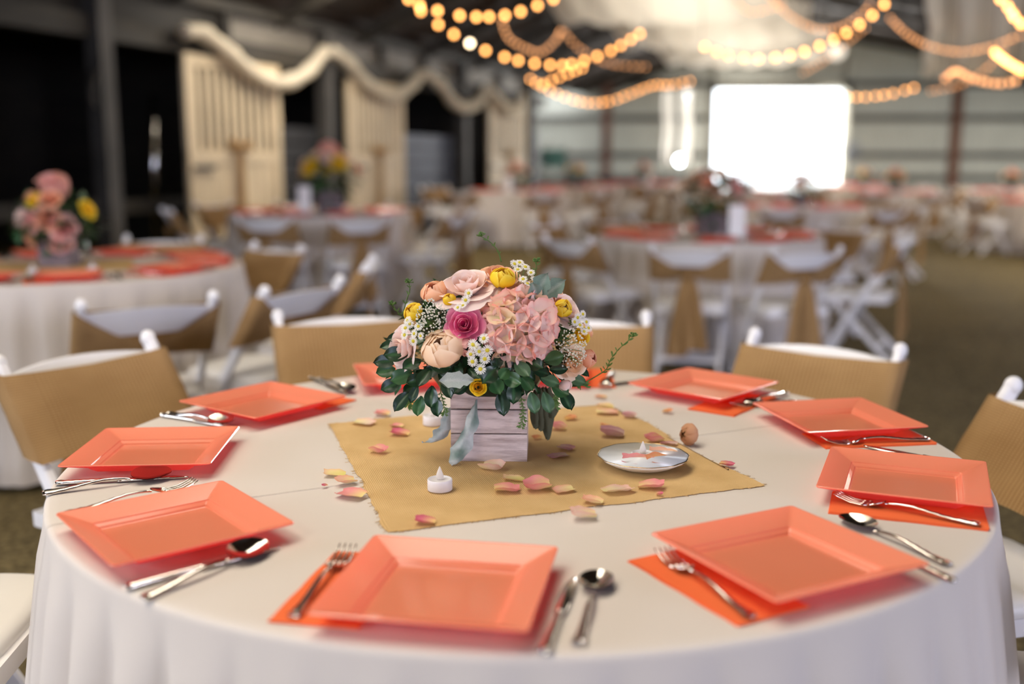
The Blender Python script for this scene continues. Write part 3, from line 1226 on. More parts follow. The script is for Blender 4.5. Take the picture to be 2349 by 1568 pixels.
def handle(q, y0, y1, zfun, w0, w1, w2, t=.0026):   # flat handle from neck y0 to end y1
    n = 16
    pts = []
    for i in range(n + 1):
        s_ = i / n
        y = lerp(y0, y1, s_)
        w = lerp(w0, w1, s_ ** 1.4) + w2 * max(0, (s_ - .86) / .14) ** .5 * (1 if s_ > .86 else 0)
        if i == n:
            w *= .72
        z = zfun(s_)
        rdg = .0006 * (1 if i % 2 else 0) * (1 if s_ > .2 else 0)
        for a, h in ((-1, 0), (-.62, t * .75 + rdg), (0, t + rdg * .4), (.62, t * .75 + rdg), (1, 0), (.5, -t * .5), (-.5, -t * .5)):
            pts.append((a * w, y, z + h))
    m_ = 7
    fs = [(i * m_ + k, i * m_ + (k + 1) % m_, (i + 1) * m_ + (k + 1) % m_, (i + 1) * m_ + k) for i in range(n) for k in range(m_)]
    fs += [tuple(range(m_)), tuple(reversed(range(n * m_, n * m_ + m_)))]
    q.add(pts, fs)


def spoon_mesh():                           # tip at +y, lying on z = 0, length .19
    q = MB()
    hz = lambda s_: .0035 + .0075 * math.sin(PI * min(1, s_ * 1.25)) * (1 - s_) * 1.2
    handle(q, .032, -.095, hz, .0028, .0075, .0022)
    L, Wd = .031, .0205

    def bowl(sgn):
        def fn(u, v):
            a = 2 * PI * u
            x, y = v * math.sin(a), v * math.cos(a)
            w = Wd * (1 - .12 * y)
            d = .0095 * (1 - v * v)
            return (x * w, .064 + y * L, .0115 - d + sgn * .0006 - .003 * max(0, y) ** 2)
        return fn
    q.grid(bowl(1), 28, 7, close_u=True)
    q.grid(bowl(-1), 28, 7, close_u=True)
    return q.mesh('spoon', M['steel'])


def fork_mesh():
    q = MB()
    hz = lambda s_: .004 + .0085 * math.sin(PI * min(1, s_ * 1.2 + .12)) * (1 - s_)
    handle(q, .028, -.1, hz, .0028, .0075, .0022)

    def zc(y):
        t = (y - .028) / .072
        return .0105 - .0135 * math.sin(PI * min(1, t * .95)) * .62 + .006 * max(0, t - .6)
    pts = []
    ys = [.028, .034, .042, .050]
    ws = [.003, .0085, .0120, .0125]
    for y, w in zip(ys, ws):
        for x in (-1, -.33, .33, 1):
            pts.append((x * w, y, zc(y) + .0008 * (x * x) + .0009))
        for x in (-1, -.33, .33, 1):
            pts.append((x * w, y, zc(y) - .0009))
    fs = []
    for i in range(3):
        for k in range(3):
            fs.append((i * 8 + k, i * 8 + k + 1, (i + 1) * 8 + k + 1, (i + 1) * 8 + k))
            fs.append((i * 8 + 4 + k, (i + 1) * 8 + 4 + k, (i + 1) * 8 + 5 + k, i * 8 + 5 + k))
        for k in (0, 3):
            fs.append((i * 8 + k, (i + 1) * 8 + k, (i + 1) * 8 + 4 + k, i * 8 + 4 + k))
    fs.append((24, 25, 26, 27, 31, 30, 29, 28))
    q.add(pts, fs)
    for k in range(4):
        x = lerp(-.0108, .0108, k / 3)
        path = [(x, y, zc(y)) for y in (.049, .062, .076, .090, .100)]
        q.tube(path, [.0019, .0018, .0017, .0015, .0008], 6)
    return q.mesh('fork', M['steel'])


def knife_mesh():
    q = MB()
    handle(q, -.005, -.1, lambda s_: .0038, .0045, .0078, .0016, .004)
    n = 14
    pts = []
    for i in range(n + 1):
        s_ = i / n
        y = lerp(-.008, .1, s_)
        back = .0062 - .004 * s_ ** 4
        edge = -(.0045 + .0062 * math.sin(PI * min(1, .15 + s_ * .75)) ** .8) * (1 - s_ ** 7)
        z = .0038
        pts += [(back, y, z + .0012), (edge, y, z + .0002), (edge, y, z - .0002), (back, y, z - .0012)]
    fs = [(i * 4 + k, i * 4 + (k + 1) % 4, (i + 1) * 4 + (k + 1) % 4, (i + 1) * 4 + k) for i in range(n) for k in range(4)]
    fs += [(0, 1, 2, 3), tuple(reversed(range(n * 4, n * 4 + 4)))]
    q.add(pts, fs)
    return q.mesh('knife', M['steel'])


PLATE, NAPKIN, SPOON, FORK, KNIFE = plate_mesh(), napkin_mesh(), spoon_mesh(), fork_mesh(), knife_mesh()


def put(name, me, loc, rz, label, cat, group, tilt=None):
    o = link(name, me)
    o.location = loc
    o.rotation_euler = (tilt or 0, 0, rz)
    return tag(o, label, cat, group)


def cut(kind, tip, end, z, label, tilt=0., roll=0.):
    me = {'spoon': SPOON, 'fork': FORK, 'knife': KNIFE}[kind]
    a, b2 = at(*tip, TH + z + .004), (at(*end, TH + z + .004) if not isinstance(end, float) else None)
    if isinstance(end, float):             # a heading: the way the tip points, degrees
        b2 = a - Vector((math.cos(math.radians(end)), math.sin(math.radians(end)), 0)) * .2
    c = (a + b2) / 2
    d = b2 - a
    o = put(kind, me, (c.x, c.y, TH + z), math.atan2(-d.x, d.y) + PI, label, kind, kind + 's on the foreground table', tilt)
    o.rotation_euler.y = roll
    return o


SET = [  # plate centre relative to the table, plate angle, place phrase
    (-.094, -.625, -10.0, 'at the front centre of the foreground table'),
    (.325, -.532, 27.2, 'at the front right of the foreground table'),
    (-.469, -.423, 38.7, 'at the front left of the foreground table'),
    (-.621, -.056, 93.7, 'at the left of the foreground table'),
    (.591, -.221, -22.4, 'at the right of the foreground table'),
    (.607, .164, 11.0, 'at the right rear of the foreground table'),
    (.406, .454, 46.9, 'at the rear of the foreground table, right of the bouquet'),
    (-.521, .298, 53.0, 'at the left rear of the foreground table'),
    (-.250, .575, 14.0, 'behind the bouquet on its left'),
    (.045, .620, -4.0, 'hidden behind the bouquet on its right'),
]
for x, y, r, ph in SET:
    put('plate', PLATE, (T1.x + x, T1.y + y, TH + .0035), math.radians(r), 'glossy coral square plate ' + ph, 'plate', 'coral plates on the foreground table')
NAPS = [(-.211, -.591, -10.9, 0), (.228, -.579, 27.8, 1), (.558, -.317, 69.6, 4), (.638, .077, 98, 5), (.452, .360, 142, 6), (-.645, .084, 94, 3), (-.538, -.318, -50, 2), (.172, .622, 178, 9), (-.463, .404, 57, 7), (-.138, .620, 18, 8)]
for x, y, r, k in NAPS:
    put('napkin', NAPKIN, (T1.x + x, T1.y + y, TH + .0003), math.radians(r), 'orange napkin under the plate ' + SET[k][3], 'napkin', 'orange napkins')
Zn = .0034
cut('fork', (800, 1258), (672, 1412), Zn, 'silver fork on the orange napkin left of the front centre plate')
cut('knife', (1318, 1325), (1250, 1487), .0002, 'silver knife right of the front centre plate')
cut('spoon', (1376, 1313), (1325, 1478), .0002, 'silver spoon right of the front centre knife')
cut('fork', (1515, 1265), (1728, 1415), Zn, 'silver fork on the orange napkin left of the front right plate')
cut('spoon', (1931, 1186), (2176, 1292), .0002, 'silver spoon with bowl inward right of the front right plate')
cut('knife', (1960, 1226), (2141, 1310), .0002, 'silver knife mostly under the rim of the front right plate')
cut('fork', (1930, 1141), (2232, 1198), Zn, 'silver fork on the orange napkin before the right plate')
cut('knife', (2006, 1026), (2222, 1066), .0002, 'silver knife behind the right plate')
cut('fork', (1905, 1013), (2113, 1006), Zn, 'silver fork on the orange napkin before the right rear plate')
cut('spoon', (1720, 926), (1850, 922), .0002, 'silver spoon behind the right rear plate')
cut('fork', (1695, 930), (1795, 902), Zn, 'silver fork on the napkin right of the plate behind it and the bouquet')
cut('knife', (1420, 878), (1500, 868), .0002, 'silver knife at the far edge right of the bouquet')
cut('knife', (428, 1092), (133, 1107), .0002, 'silver knife under the near rim of the left plate')
cut('spoon', (362, 1090), (132, 1121), .0030, 'silver spoon lying over the knife before the left plate', .03, .28)
cut('knife', (634, 1255), (297, 1344), .0002, 'silver knife under the near rim of the front left plate')
cut('spoon', (604, 1252), (334, 1364), .0030, 'silver spoon over the knife before the front left plate', .03, .28)
cut('fork', (449, 1108), 44.0, Zn, 'silver fork whose tines show behind the front left plate')
cut('spoon', (535, 972), (388, 944), .0028, 'silver spoon over the knife left of the left rear plate', .03, .25)
cut('knife', (530, 978), (380, 952), .0002, 'silver knife left of the left rear plate')
cut('knife', (792, 900), (716, 868), .0002, 'silver knife left of the plate behind the bouquet')
cut('spoon', (800, 896), (738, 868), .0026, 'silver spoon left of the plate behind the bouquet', .02)
cut('fork', (1388, 882), (1400, 856), Zn, 'silver fork on the napkin right behind the bouquet')

# settings on the other tables
for k, (x, y, ph) in TABLES.items():
    n = 10 if k in ('T2', 'T3', 'T4') else 8
    z = zf(x, y) + TH
    rnd = random.Random(k)
    angs = [2 * PI * j / n + rnd.uniform(-.05, .05) + .2 for j in range(n)]
    od = order(angs)
    for j in range(n):
        a = angs[j]
        rr = .60 + rnd.uniform(-.02, .02)
        cx, cy = x + rr * math.cos(a), y + rr * math.sin(a)
        put('plate', PLATE, (cx, cy, z + .0035), a + rnd.uniform(-.15, .15), counted('coral plate', od[j], ph), 'plate', 'coral plates on ' + ph)
        t = Vector((-math.sin(a), math.cos(a), 0))
        p = Vector((cx, cy, 0)) - t * .11
        put('napkin', NAPKIN, (p.x, p.y, z + .0003), a + PI / 2, counted('orange napkin', od[j], ph), 'napkin', 'orange napkins on ' + ph)
        if k in ('T2', 'T3', 'T4'):
            for off, nm, me in ((-.135, 'fork', FORK), (.145, 'knife', KNIFE), (.175, 'spoon', SPOON)):
                p = Vector((cx, cy, 0)) + t * off
                put(nm, me, (p.x, p.y, z + (.0034 if off < 0 else .0003)), a + PI / 2, counted('silver ' + nm, od[j], ph), nm, '%ss on %s' % (nm, ph))

# ------------------------------------------------------------------ burlap square and what lies on it
BZ = TH + .0006
BC = [Vector((-.369, .191)), Vector((-.183, -.408)), Vector((.382, -.201)), Vector((.194, .365))]
bq = empty('burlap_square', (T1.x, T1.y, BZ))


def burl(u, v):
    p = BC[1].lerp(BC[2], u).lerp(BC[0].lerp(BC[3], u), v)
    e = min(u, 1 - u, v, 1 - v)
    if e < 1e-6:
        out = Vector((u - .5, v - .5))
        k = .008 * noise.noise((u * 9, v * 9, 3)) + .0022 * noise.noise((u * 60, v * 60, 8))
        p = p + out * k * 2
    if v > .99:
        p = p + Vector((0, .012 * math.sin(u * 5)))
    if u > .99:
        p = p + Vector((-.014 * math.sin(v * PI * 1.5) ** 2, 0))
    z = .0012 + .0012 * noise.noise((u * 3, v * 3, 1))
    if e < .02:
        z = .0004 + .0004
    return (p.x, p.y, z)


b = MB()
b.grid(burl, 110, 110, lambda u, v: (u * .6, v * .6))
b.build('burlap_cloth', M['burlap'], bq)
b = MB()
for k in range(260):
    t, side = random.random(), random.randrange(4)
    u, v = ((t, 0), (t, 1), (0, t), (1, t))[side]
    p = Vector(burl(u, v))
    o2 = (Vector((p.x, p.y, 0)) - Vector((.006, -.013, 0))).normalized()
    ln = random.uniform(.0015, .006)
    q2 = p + o2 * ln + Vector((random.uniform(-.003, .003), random.uniform(-.003, .003), 0))
    b.tube([p - o2 * .002, q2], .0004, 3)
tag(b.build('frayed_threads', M['burlap'], bq), kind='stuff')
tag(bq, 'tan burlap square with frayed edges laid askew on the cream foreground cloth', 'burlap')

bq2 = empty('burlap_square', (c2[0], c2[1], zf(*c2) + TH + .0006), .4)
b = MB()
b.grid(lambda u, v: ((u - .5) * .6, (v - .5) * .6, .001 + .001 * noise.noise((u * 3, v * 3, 1))), 20, 20, lambda u, v: (u * .6, v * .6))
b.build('burlap_cloth', M['burlap'], bq2)
tag(bq2, 'blurred tan burlap square under the flowers on the table at the left edge', 'burlap')
ON = BZ + .0022


def tealight(loc, label):
    o = empty('tealight', loc)
    q = MB()
    q.lathe([(.0001, .0003), (.0186, .0003), (.0192, .001), (.0192, .0165), (.0187, .0175), (.0172, .0176), (.0168, .0168), (.0100, .0160), (.0001, .0158)], 32)
    q.build('candle_body', M['wax'], o)
    q = MB()
    q.lathe([(.0045, .0160), (.0058, .0200), (.0055, .0240), (.0038, .0290), (.0020, .0335), (.0008, .0365), (.0001, .0372)], 14, m=Matrix.Diagonal((1, .6, 1)))
    q.build('flame_tip', M['flame'], o)
    return tag(o, label, 'candle', 'tealights on the foreground table')


p = at(1008, 1128, ON)
tealight((p.x, p.y + .012, ON), 'white battery tealight with pointed tip near the front burlap edge')
p = at(992, 976, ON)
tealight((p.x, p.y + .012, ON), 'white tealight half hidden behind the left side of the wooden flower box')

sp = at(1475, 1058, ON + .008)
SAU = Vector((sp.x, sp.y + .0, ON))
so = empty('saucer', SAU)
q = MB()
q.lathe([(.0001, .0035), (.036, .0035), (.046, .0046), (.056, .0090), (.067, .0148), (.0750, .0196)], 64, wob=lambda a, j: (.012 * math.cos(12 * a) * (j / 5) ** 3))
q.lathe([(.0755, .0190), (.068, .0130), (.056, .0066), (.046, .0026), (.034, .0000), (.031, .0000), (.030, .0016), (.0001, .0020)], 64, wob=lambda a, j: (.012 * math.cos(12 * a) * max(0, 1 - j / 4) ** 3))
q.build('dish', M['china'], so)
q = MB()
n = 96
ringp = []
for i in range(n + 1):
    a = 2 * PI * i / n
    r = .0752 * (1 + .012 * math.cos(12 * a))
    ringp.append((r * math.cos(a), r * math.sin(a), .0194))
q.tube(ringp, .0006, 5, False)
q.build('gold_rim', M['gold'], so)
for (a, r, sc_) in ((2.45, .058, 1.1), (3.0, .052, .7), (3.9, .05, .8), (.7, .06, .8)):
    q = MB()
    z = .0090 + (r - .056) * .53 + .0008
    q.grid(lambda u, v: ((r + (v - .5) * .014 * sc_) * math.cos(a + (u - .5) * .16 * sc_ * math.sin(PI * v)), (r + (v - .5) * .014 * sc_) * math.sin(a + (u - .5) * .16 * sc_ * math.sin(PI * v)), z + (v - .5) * .0074 * sc_ + .0004), 4, 5)
    q.build('leaf_print', M['print'], so)
tag(so, 'white china saucer with gold rim and green leaf print holding a tealight and petals', 'saucer')
tealight(SAU + Vector((.0, .006, .0042)), 'white tealight standing in the china saucer among petals')

# loose petals
def petal_mesh(seed, base, body, edge, cup=.35):
    rnd = random.Random(seed)
    q = MB()
    ph = rnd.uniform(0, 9)

    def fn(u, v):
        a = (u - .5) * 2
        w = math.sin(PI * (.12 + .78 * v)) ** .34 * (1 + .10 * noise.noise((v * 4, ph, 6)))
        x = a * w * .5
        y = (v - .5) * (1 - .10 * (1 - a * a) * (v > .7))
        rr = x * x * 1.7 + max(0, v - .5) ** 2 * .9 + max(0, .2 - v) ** 2 * 1.2
        z = cup * rr + .05 * noise.noise((u * 3.2 + ph, v * 3.2, ph)) + .05 * (v > .8) * noise.noise((u * 9 + ph, v * 5, 2))
        y += .05 * noise.noise((u * 5, ph, 1)) * v
        return (x, y, z)

    def cf(u, v):
        a = abs(u - .5) * 2
        t = min(1, max(0, v * 1.6 - .1))
        c = [lerp(base[i], body[i], t) for i in range(3)]
        e = max(a ** 4, max(0, v - .75) * 4) * .8
        return tuple(lerp(c[i], edge[i], min(1, e)) for i in range(3))
    q.grid(fn, 10, 10, None, cf)
    zs = min(p[2] for p in q.v)
    q.v = [(p[0], p[1], p[2] - zs) for p in q.v]
    return q.mesh('petal', M['dryp'])


PK = {'pink': ((.85, .68, .28), (.82, .36, .33), (.72, .22, .22)),
      'peach': ((.85, .72, .32), (.85, .52, .36), (.80, .36, .22)),
      'cream': ((.85, .74, .36), (.86, .68, .52), (.78, .42, .34)),
      'yellow': ((.80, .72, .22), (.86, .70, .32), (.82, .48, .32)),
      'mauve': ((.72, .56, .44), (.66, .37, .36), (.50, .22, .24)),
      'magenta': ((.86, .62, .24), (.74, .20, .27), (.55, .08, .16)),
      'orange': ((.82, .58, .16), (.80, .38, .16), (.68, .22, .10))}
PM = {k: [petal_mesh(i * 7 + j, *c, cup=.32 + .28 * j) for j in range(3)] for i, (k, c) in enumerate(PK.items())}
PETALS = [
    (835, 972, 58, 'cream', 'cream petal with a folded rim near the left rear corner of the burlap'),
    (876, 951, 40, 'pink', 'small pink petal on the left rear edge of the burlap'),
    (952, 934, 42, 'orange', 'pale orange petal behind the burlap left of the flower box'),
    (910, 978, 36, 'pink', 'pink petal left of the hidden tealight, upper of the touching two'),
    (916, 997, 48, 'magenta', 'bright pink petal left of the flower box, lower of the touching two'),
    (867, 1038, 46, 'pink', 'single pink petal alone at the left middle of the burlap'),
    (767, 1088, 54, 'yellow', 'yellow petal on the cloth left of the burlap, topmost of a cluster'),
    (792, 1108, 54, 'peach', 'peach petal under the yellow one left of the burlap'),
    (745, 1115, 15, 'magenta', 'tiny red petal crumb on the cloth farthest left'),
    (805, 1137, 76, 'pink', 'large pink petal touching the left edge of the burlap'),
    (974, 1199, 52, 'magenta', 'crumpled magenta petal at the front left corner of the burlap'),
    (1128, 1078, 66, 'cream', 'boat-shaped cream petal right in front of the flower box'),
    (1177, 1100, 54, 'yellow', 'upturned cream yellow petal right in front of the boat-shaped one'),
    (1163, 1127, 64, 'pink', 'pink petal leftmost of the row in front of the flower box'),
    (1233, 1123, 70, 'pink', 'broad pink petal, middle of the row in front of the flower box'),
    (1293, 1126, 56, 'peach', 'peach pink petal at the right of the row in front of the flower box'),
    (1357, 1153, 54, 'peach', 'peach petal lying across the front burlap edge'),
    (1338, 1187, 64, 'cream', 'curled cream petal on the bare cloth in front of the burlap'),
    (1418, 1127, 80, 'cream', 'largest cream and pink petal on the burlap in front of the saucer'),
    (1495, 1119, 64, 'pink', 'pink petal in front of the right side of the saucer'),
    (1513, 1135, 18, 'magenta', 'tiny magenta shred on the front burlap edge'),
    (1281, 1049, 56, 'mauve', 'mauve petal between the flower box and the saucer, front one of two'),
    (1298, 1031, 44, 'mauve', 'mauve petal between the flower box and the saucer, rear one of two'),
    (1403, 1000, 60, 'mauve', 'long mauve petal on the burlap behind the saucer'),
    (1386, 975, 24, 'orange', 'small brownish petal behind the long mauve one'),
    (1310, 961, 32, 'orange', 'small orange petal right of the wilted leaves'),
    (1280, 984, 42, 'pink', 'pink petal right beside the wilted leaves'),
    (1393, 948, 56, 'peach', 'large peach petal near the rear corner of the burlap'),
    (1388, 936, 40, 'yellow', 'yellow petal at the rear corner of the burlap'),
    (1443, 957, 36, 'mauve', 'mauve petal on the rear right burlap edge'),
    (1377, 911, 32, 'orange', 'orange petal on the cloth behind the burlap'),
    (1531, 945, 28, 'orange', 'lone orange petal on the bare cloth right behind the burlap'),
    (1500, 1013, 48, 'pink', 'pink petal touching the rear rim of the saucer'),
    (1533, 1019, 44, 'mauve', 'dull pink petal between the saucer and the dried rosebud'),
    (1667, 1068, 36, 'magenta', 'rolled pink petal on the right burlap edge'),
    (1232, 1006, 24, 'orange', 'small orange petal behind the right edge of the flower box'),
]
for i, (u, v, w, k, lb) in enumerate(PETALS):
    p = at(u, v, ON)
    s_ = w / F_PX * (p - Vector((0, 0, CAM_Z))).length * 1.02
    inb = True
    o = link('petal', PM[k][i % 3])
    o.location = (p.x, p.y, ON + .0006)
    s_ *= .9
    o.scale = (s_ * .70, s_, s_ * .9)
    o.rotation_euler = (random.uniform(-.12, .12), random.uniform(-.12, .12), random.choice((PI / 2, -PI / 2)) + random.uniform(-.6, .6))
    tag(o, lb, 'petal', 'loose petals on the foreground table')
for dx, dy, dz, rz, k, lb in ((-.010, -.030, .0095, 1.4, 'pink', 'pink petal in the saucer in front of its tealight'),
                              (.030, -.024, .0095, 1.9, 'orange', 'orange petal in the saucer at the right front'),
                              (.036, .010, .0075, 1.2, 'peach', 'peach petal in the saucer right behind its tealight')):
    o = link('petal', PM[k][1])
    o.location = SAU + Vector((dx, dy, dz))
    o.scale = (.044, .060, .046)
    o.rotation_euler = (.1, -.15, rz)
    tag(o, lb, 'petal', 'loose petals on the foreground table')

# ------------------------------------------------------------------ flowers
def rose_petal(layer, colr, closed=False, seed=0):
    Rl, H, Wd, curl = ((.26, .98, 1.15, .0), (.44, .98, .95, .04), (.62, .90, .82, .16), (.78, .76, .72, .36), (.88, .58, .66, .52))[layer]
    core, body, edge = colr
    q = MB()

    def fn(u, v):
        a = (u - .5) * 2
        vv = v * (1 - .16 * a * a * v)
        if closed:
            rho = (.5 + .12 * layer) * math.sin(PI * (.10 + (.86 - .035 * layer) * vv)) ** .75
            z = (1.05 - .03 * layer) * vv
            wd = Wd * .95
        else:
            rho = Rl * math.sin(min(1, vv * 1.15) * PI / 2) ** .75 + curl * vv ** 3
            z = H * vv - curl * .75 * vv ** 4
            wd = Wd
        w = wd * (.55 + .5 * math.sin(PI * (.1 + .7 * v)))
        rho *= 1 + .06 * noise.noise((u * 3, v * 3, seed + layer))
        z += .04 * noise.noise((u * 4, v * 2, seed + 5 + layer))
        an = a * w * (1.15 if layer < 2 else 1)
        rho += .03 * a
        return (rho * math.cos(an), rho * math.sin(an), z - .5)

    def cf(u, v):
        a = abs(u - .5) * 2
        t = v ** 1.2
        k = layer / 4
        c = [lerp(core[i], body[i], min(1, k * 1.3)) for i in range(3)]
        e = max(0, (v - .82) * 5) + max(0, a - .8) * 2
        return tuple(lerp(c[i], edge[i], min(1, e) * .8) for i in range(3))
    q.grid(fn, 8, 8, None, cf)
    return q


FL = {'hotpink': ((.76, .05, .22), (.90, .25, .43), (.94, .56, .62)),
      'blush': ((.92, .68, .58), (.94, .76, .70), (.95, .84, .79)),
      'peach': ((.88, .40, .19), (.93, .53, .32), (.94, .66, .48)),
      'cream': ((.92, .60, .32), (.93, .72, .52), (.94, .80, .64)),
      'coral': ((.84, .36, .20), (.90, .46, .29), (.92, .60, .44)),
      'yellow': ((.90, .54, .01), (.95, .72, .035), (.96, .80, .14)),
      'pink': ((.84, .38, .34), (.90, .52, .46), (.92, .62, .54))}


def rose(parent, m, R, col, counts=(3, 4, 5, 5), closed=False, seed=0, label=None, squash=1., start=0):
    """a rose: the tight heart is the part, the outer petals are its sub-parts"""
    colr = FL[col]
    core = MB()
    for k in range(4):
        pb = rose_petal(0, colr, closed, seed)
        rot = Matrix.Rotation(k * 2.2, 4, 'Z') @ Matrix.Diagonal((.55 + .15 * k, .55 + .15 * k, .96, 1))
        core.add([rot @ Vector(p) for p in pb.v], pb.f, None, pb.c)
    head = core.build('rose' if not closed else 'rosebud', M['petal'], parent)
    head.matrix_local = m @ Matrix.Diagonal((R, R, R * squash, 1))
    if label:
        head['label'] = label
    for layer, n in enumerate(counts):
        me = rose_petal(min(4, layer + start), colr, closed, seed).mesh('petal', M['petal'])
        for k in range(n):
            o = link('petal', me, head)
            a = 2 * PI * (k + layer * .5 + random.uniform(-.08, .08)) / n + layer
            o.matrix_local = Matrix.Rotation(a, 4, 'Z') @ Matrix.Rotation(random.uniform(-.06, .06), 4, 'Y')
    return head


def floret_mesh(seed, gc, body, edge, np_=4):
    q = MB()
    rnd = random.Random(seed)
    for k in range(np_):
        a0 = 2 * PI * k / np_ + rnd.uniform(-.12, .12)
        lift = rnd.uniform(.1, .55)
        sz = rnd.uniform(.85, 1.1)

        def fn(u, v):
            a = (u - .5) * 2
            w = .62 * math.sin(PI * (.04 + .72 * v)) ** .75
            r = v * sz * (1 - .12 * a * a)
            x, y = r, a * w * sz
            z = lift * v ** 1.6 + .10 * a * a * v + .12 * v * noise.noise((u * 3 + seed, v * 3, k))
            return (x * math.cos(a0) - y * math.sin(a0), x * math.sin(a0) + y * math.cos(a0), z)

        def cf(u, v):
            a = abs(u - .5) * 2
            c = [lerp(gc[i], body[i], min(1, v * 1.7)) for i in range(3)]
            e = max(0, max(v, a * .9 * (v > .3)) - .78) * 4
            return tuple(lerp(c[i], edge[i], min(1, e)) for i in range(3))
        q.grid(fn, 6, 6, None, cf)
    q.ball((0, 0, .05), .09, 7, 4)
    return q.mesh('floret', M['petal'])


FLOR = [floret_mesh(i, *c) for i, c in enumerate((((.66, .64, .28), (.93, .62, .48), (.88, .34, .29)), ((.86, .76, .50), (.95, .72, .62), (.92, .44, .40)), ((.62, .62, .24), (.90, .76, .50), (.92, .52, .42)), ((.88, .72, .62), (.96, .81, .75), (.94, .58, .54))))]


def hydrangea(parent, c, axis, R, n, fs, label):
    head = MB()
    head.ball((0, 0, 0), R * .72, 12, 8)
    head.c = [(.42, .30, .16)] * len(head.v)
    h = head.build('hydrangea', M['petal'], parent)
    h.matrix_local = zframe(c, axis)
    h['label'] = label
    for k in range(n):
        t = (k + .5) / n
        z = 1 - t * 1.25
        r = math.sqrt(max(0, 1 - z * z))
        a = k * 2.39996
        d = Vector((r * math.cos(a), r * math.sin(a), z))
        o = link('floret', FLOR[random.choice((0, 1, 1, 2, 3, 3))], h)
        s_ = fs * random.uniform(.85, 1.15)
        o.matrix_local = zframe(d * R * random.uniform(.86, 1.02), d + Vector((random.uniform(-.3, .3), random.uniform(-.3, .3), random.uniform(-.3, .3))), random.uniform(0, 6)) @ Matrix.Diagonal((s_, s_, s_, 1))
    return h


def aster_mesh():
    q = MB()
    for k in range(17):
        a = 2 * PI * k / 17 + random.uniform(-.05, .05)
        c, s_ = math.cos(a), math.sin(a)
        ln = random.uniform(.9, 1.05)
        pts = []
        for r, w, z in ((.3, .06, .02), (.6, .10, .07), (.85, .10, .06), (ln, .04, .02)):
            for sg in (-1, 1):
                pts.append((r * c - sg * w * s_, r * s_ + sg * w * c, z))
        q.add(pts, [(0, 2, 3, 1), (2, 4, 5, 3), (4, 6, 7, 5)], None, [(.86, .85, .78)] * 8)
    n0 = len(q.v)
    q.ball((0, 0, .06), .36, 10, 6, (1, 1, .5))
    while len(q.c) < len(q.v):
        q.c.append((.72, .62, .06))
    return q.mesh('daisy', M['petal'])


ASTER = aster_mesh()


def leaf_mesh(seed, L=1., W=.5, curl=.15, col=(.02, .07, .024), vein=(.05, .13, .05), matl=None, lobes=0., name='leaf'):
    q = MB()

    def fn(u, v):
        a = (u - .5) * 2
        w = W * .5 * math.sin(PI * min(1, .02 + .98 * v) ** 1.25) ** .62
        if lobes:
            w *= 1 + lobes * math.sin(v * 34 + seed)
        return (a * w, v * L, -.0 + .16 * W * abs(a) + curl * L * (v * v) * -1 + .03 * noise.noise((u * 3, v * 3, seed)))

    def cf(u, v):
        a = abs(u - .5) * 2
        t = max(0, 1 - a * 6)
        return tuple(lerp(col[i], vein[i], t) for i in range(3))
    q.grid(fn, 6, 9, None, cf)
    return q.mesh(name, matl or M['leaf'])


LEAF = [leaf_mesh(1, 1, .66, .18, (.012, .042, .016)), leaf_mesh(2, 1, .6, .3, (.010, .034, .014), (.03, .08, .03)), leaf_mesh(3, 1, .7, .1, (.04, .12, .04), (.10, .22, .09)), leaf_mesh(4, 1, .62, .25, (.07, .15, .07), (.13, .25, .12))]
DUSTY = [leaf_mesh(5, 1, .62, .25, (.20, .28, .23), (.36, .42, .36), M['dusty'], .18), leaf_mesh(6, 1, .5, .35, (.42, .47, .42), (.50, .53, .48), M['dusty'], .2)]


def place_leaf(parent, p, d, up, size, me, label=None):
    o = link('leaf', me, parent)
    o.matrix_local = frame(p, d, up) @ Matrix.Diagonal((size, size, size, 1))
    if label:
        o['label'] = label
    return o


def ribbon_leaf(parent, pts, widths, cols, matl, label, lob=.2, name='leaf'):
    """long lobed leaf hanging along a path of points"""
    path = crom([Vector(p) for p in pts], 6)
    n = len(path) - 1
    q = MB()

    def fn(u, v):
        i = min(n - 1, int(v * n))
        t = v * n - i
        p = path[i].lerp(path[i + 1], t)
        k = v * (len(widths) - 1)
        j = min(len(widths) - 2, int(k))
        w = lerp(widths[j], widths[j + 1], k - j) * (1 + lob * 1.6 * noise.noise((v * 7, round(u) * 5.3, len(label))))
        a = (u - .5) * 2
        return (p.x + a * w, p.y + .007 * abs(a) + .005 * noise.noise((v * 6, a * 1.5, 1)), p.z + .006 * abs(a) * noise.noise((v * 9, a, 4)))

    def cf(u, v):
        k = min(1, max(0, .5 + 1.8 * noise.noise((v * 4.5 + .3, u * 1.8, len(label)))))
        return tuple(lerp(cols[0][i], cols[1][i], k) for i in range(3))
    q.grid(fn, 6, n * 2, None, cf)
    o = q.build(name, matl, parent)
    o['label'] = label
    return o


# ---- the foreground arrangement
BXC = (at(1037, 1060, TH) + at(1212, 1062, TH)) / 2
BW, BH = .1285, .121
bang = -.03
ar = empty('flower_centerpiece', (BXC.x, BXC.y + BW / 2, ON - .0008), bang)
tag(ar, 'full arrangement of roses, hydrangea and greenery in a whitewashed wooden box on the burlap', 'flowers')
ARI = (Matrix.Translation((BXC.x, BXC.y + BW / 2, ON - .0008)) @ Matrix.Rotation(bang, 4, 'Z')).inverted()


def A(p):
    return ARI @ Vector(p)


def AD(d):
    return ARI.to_3x3() @ Vector(d)


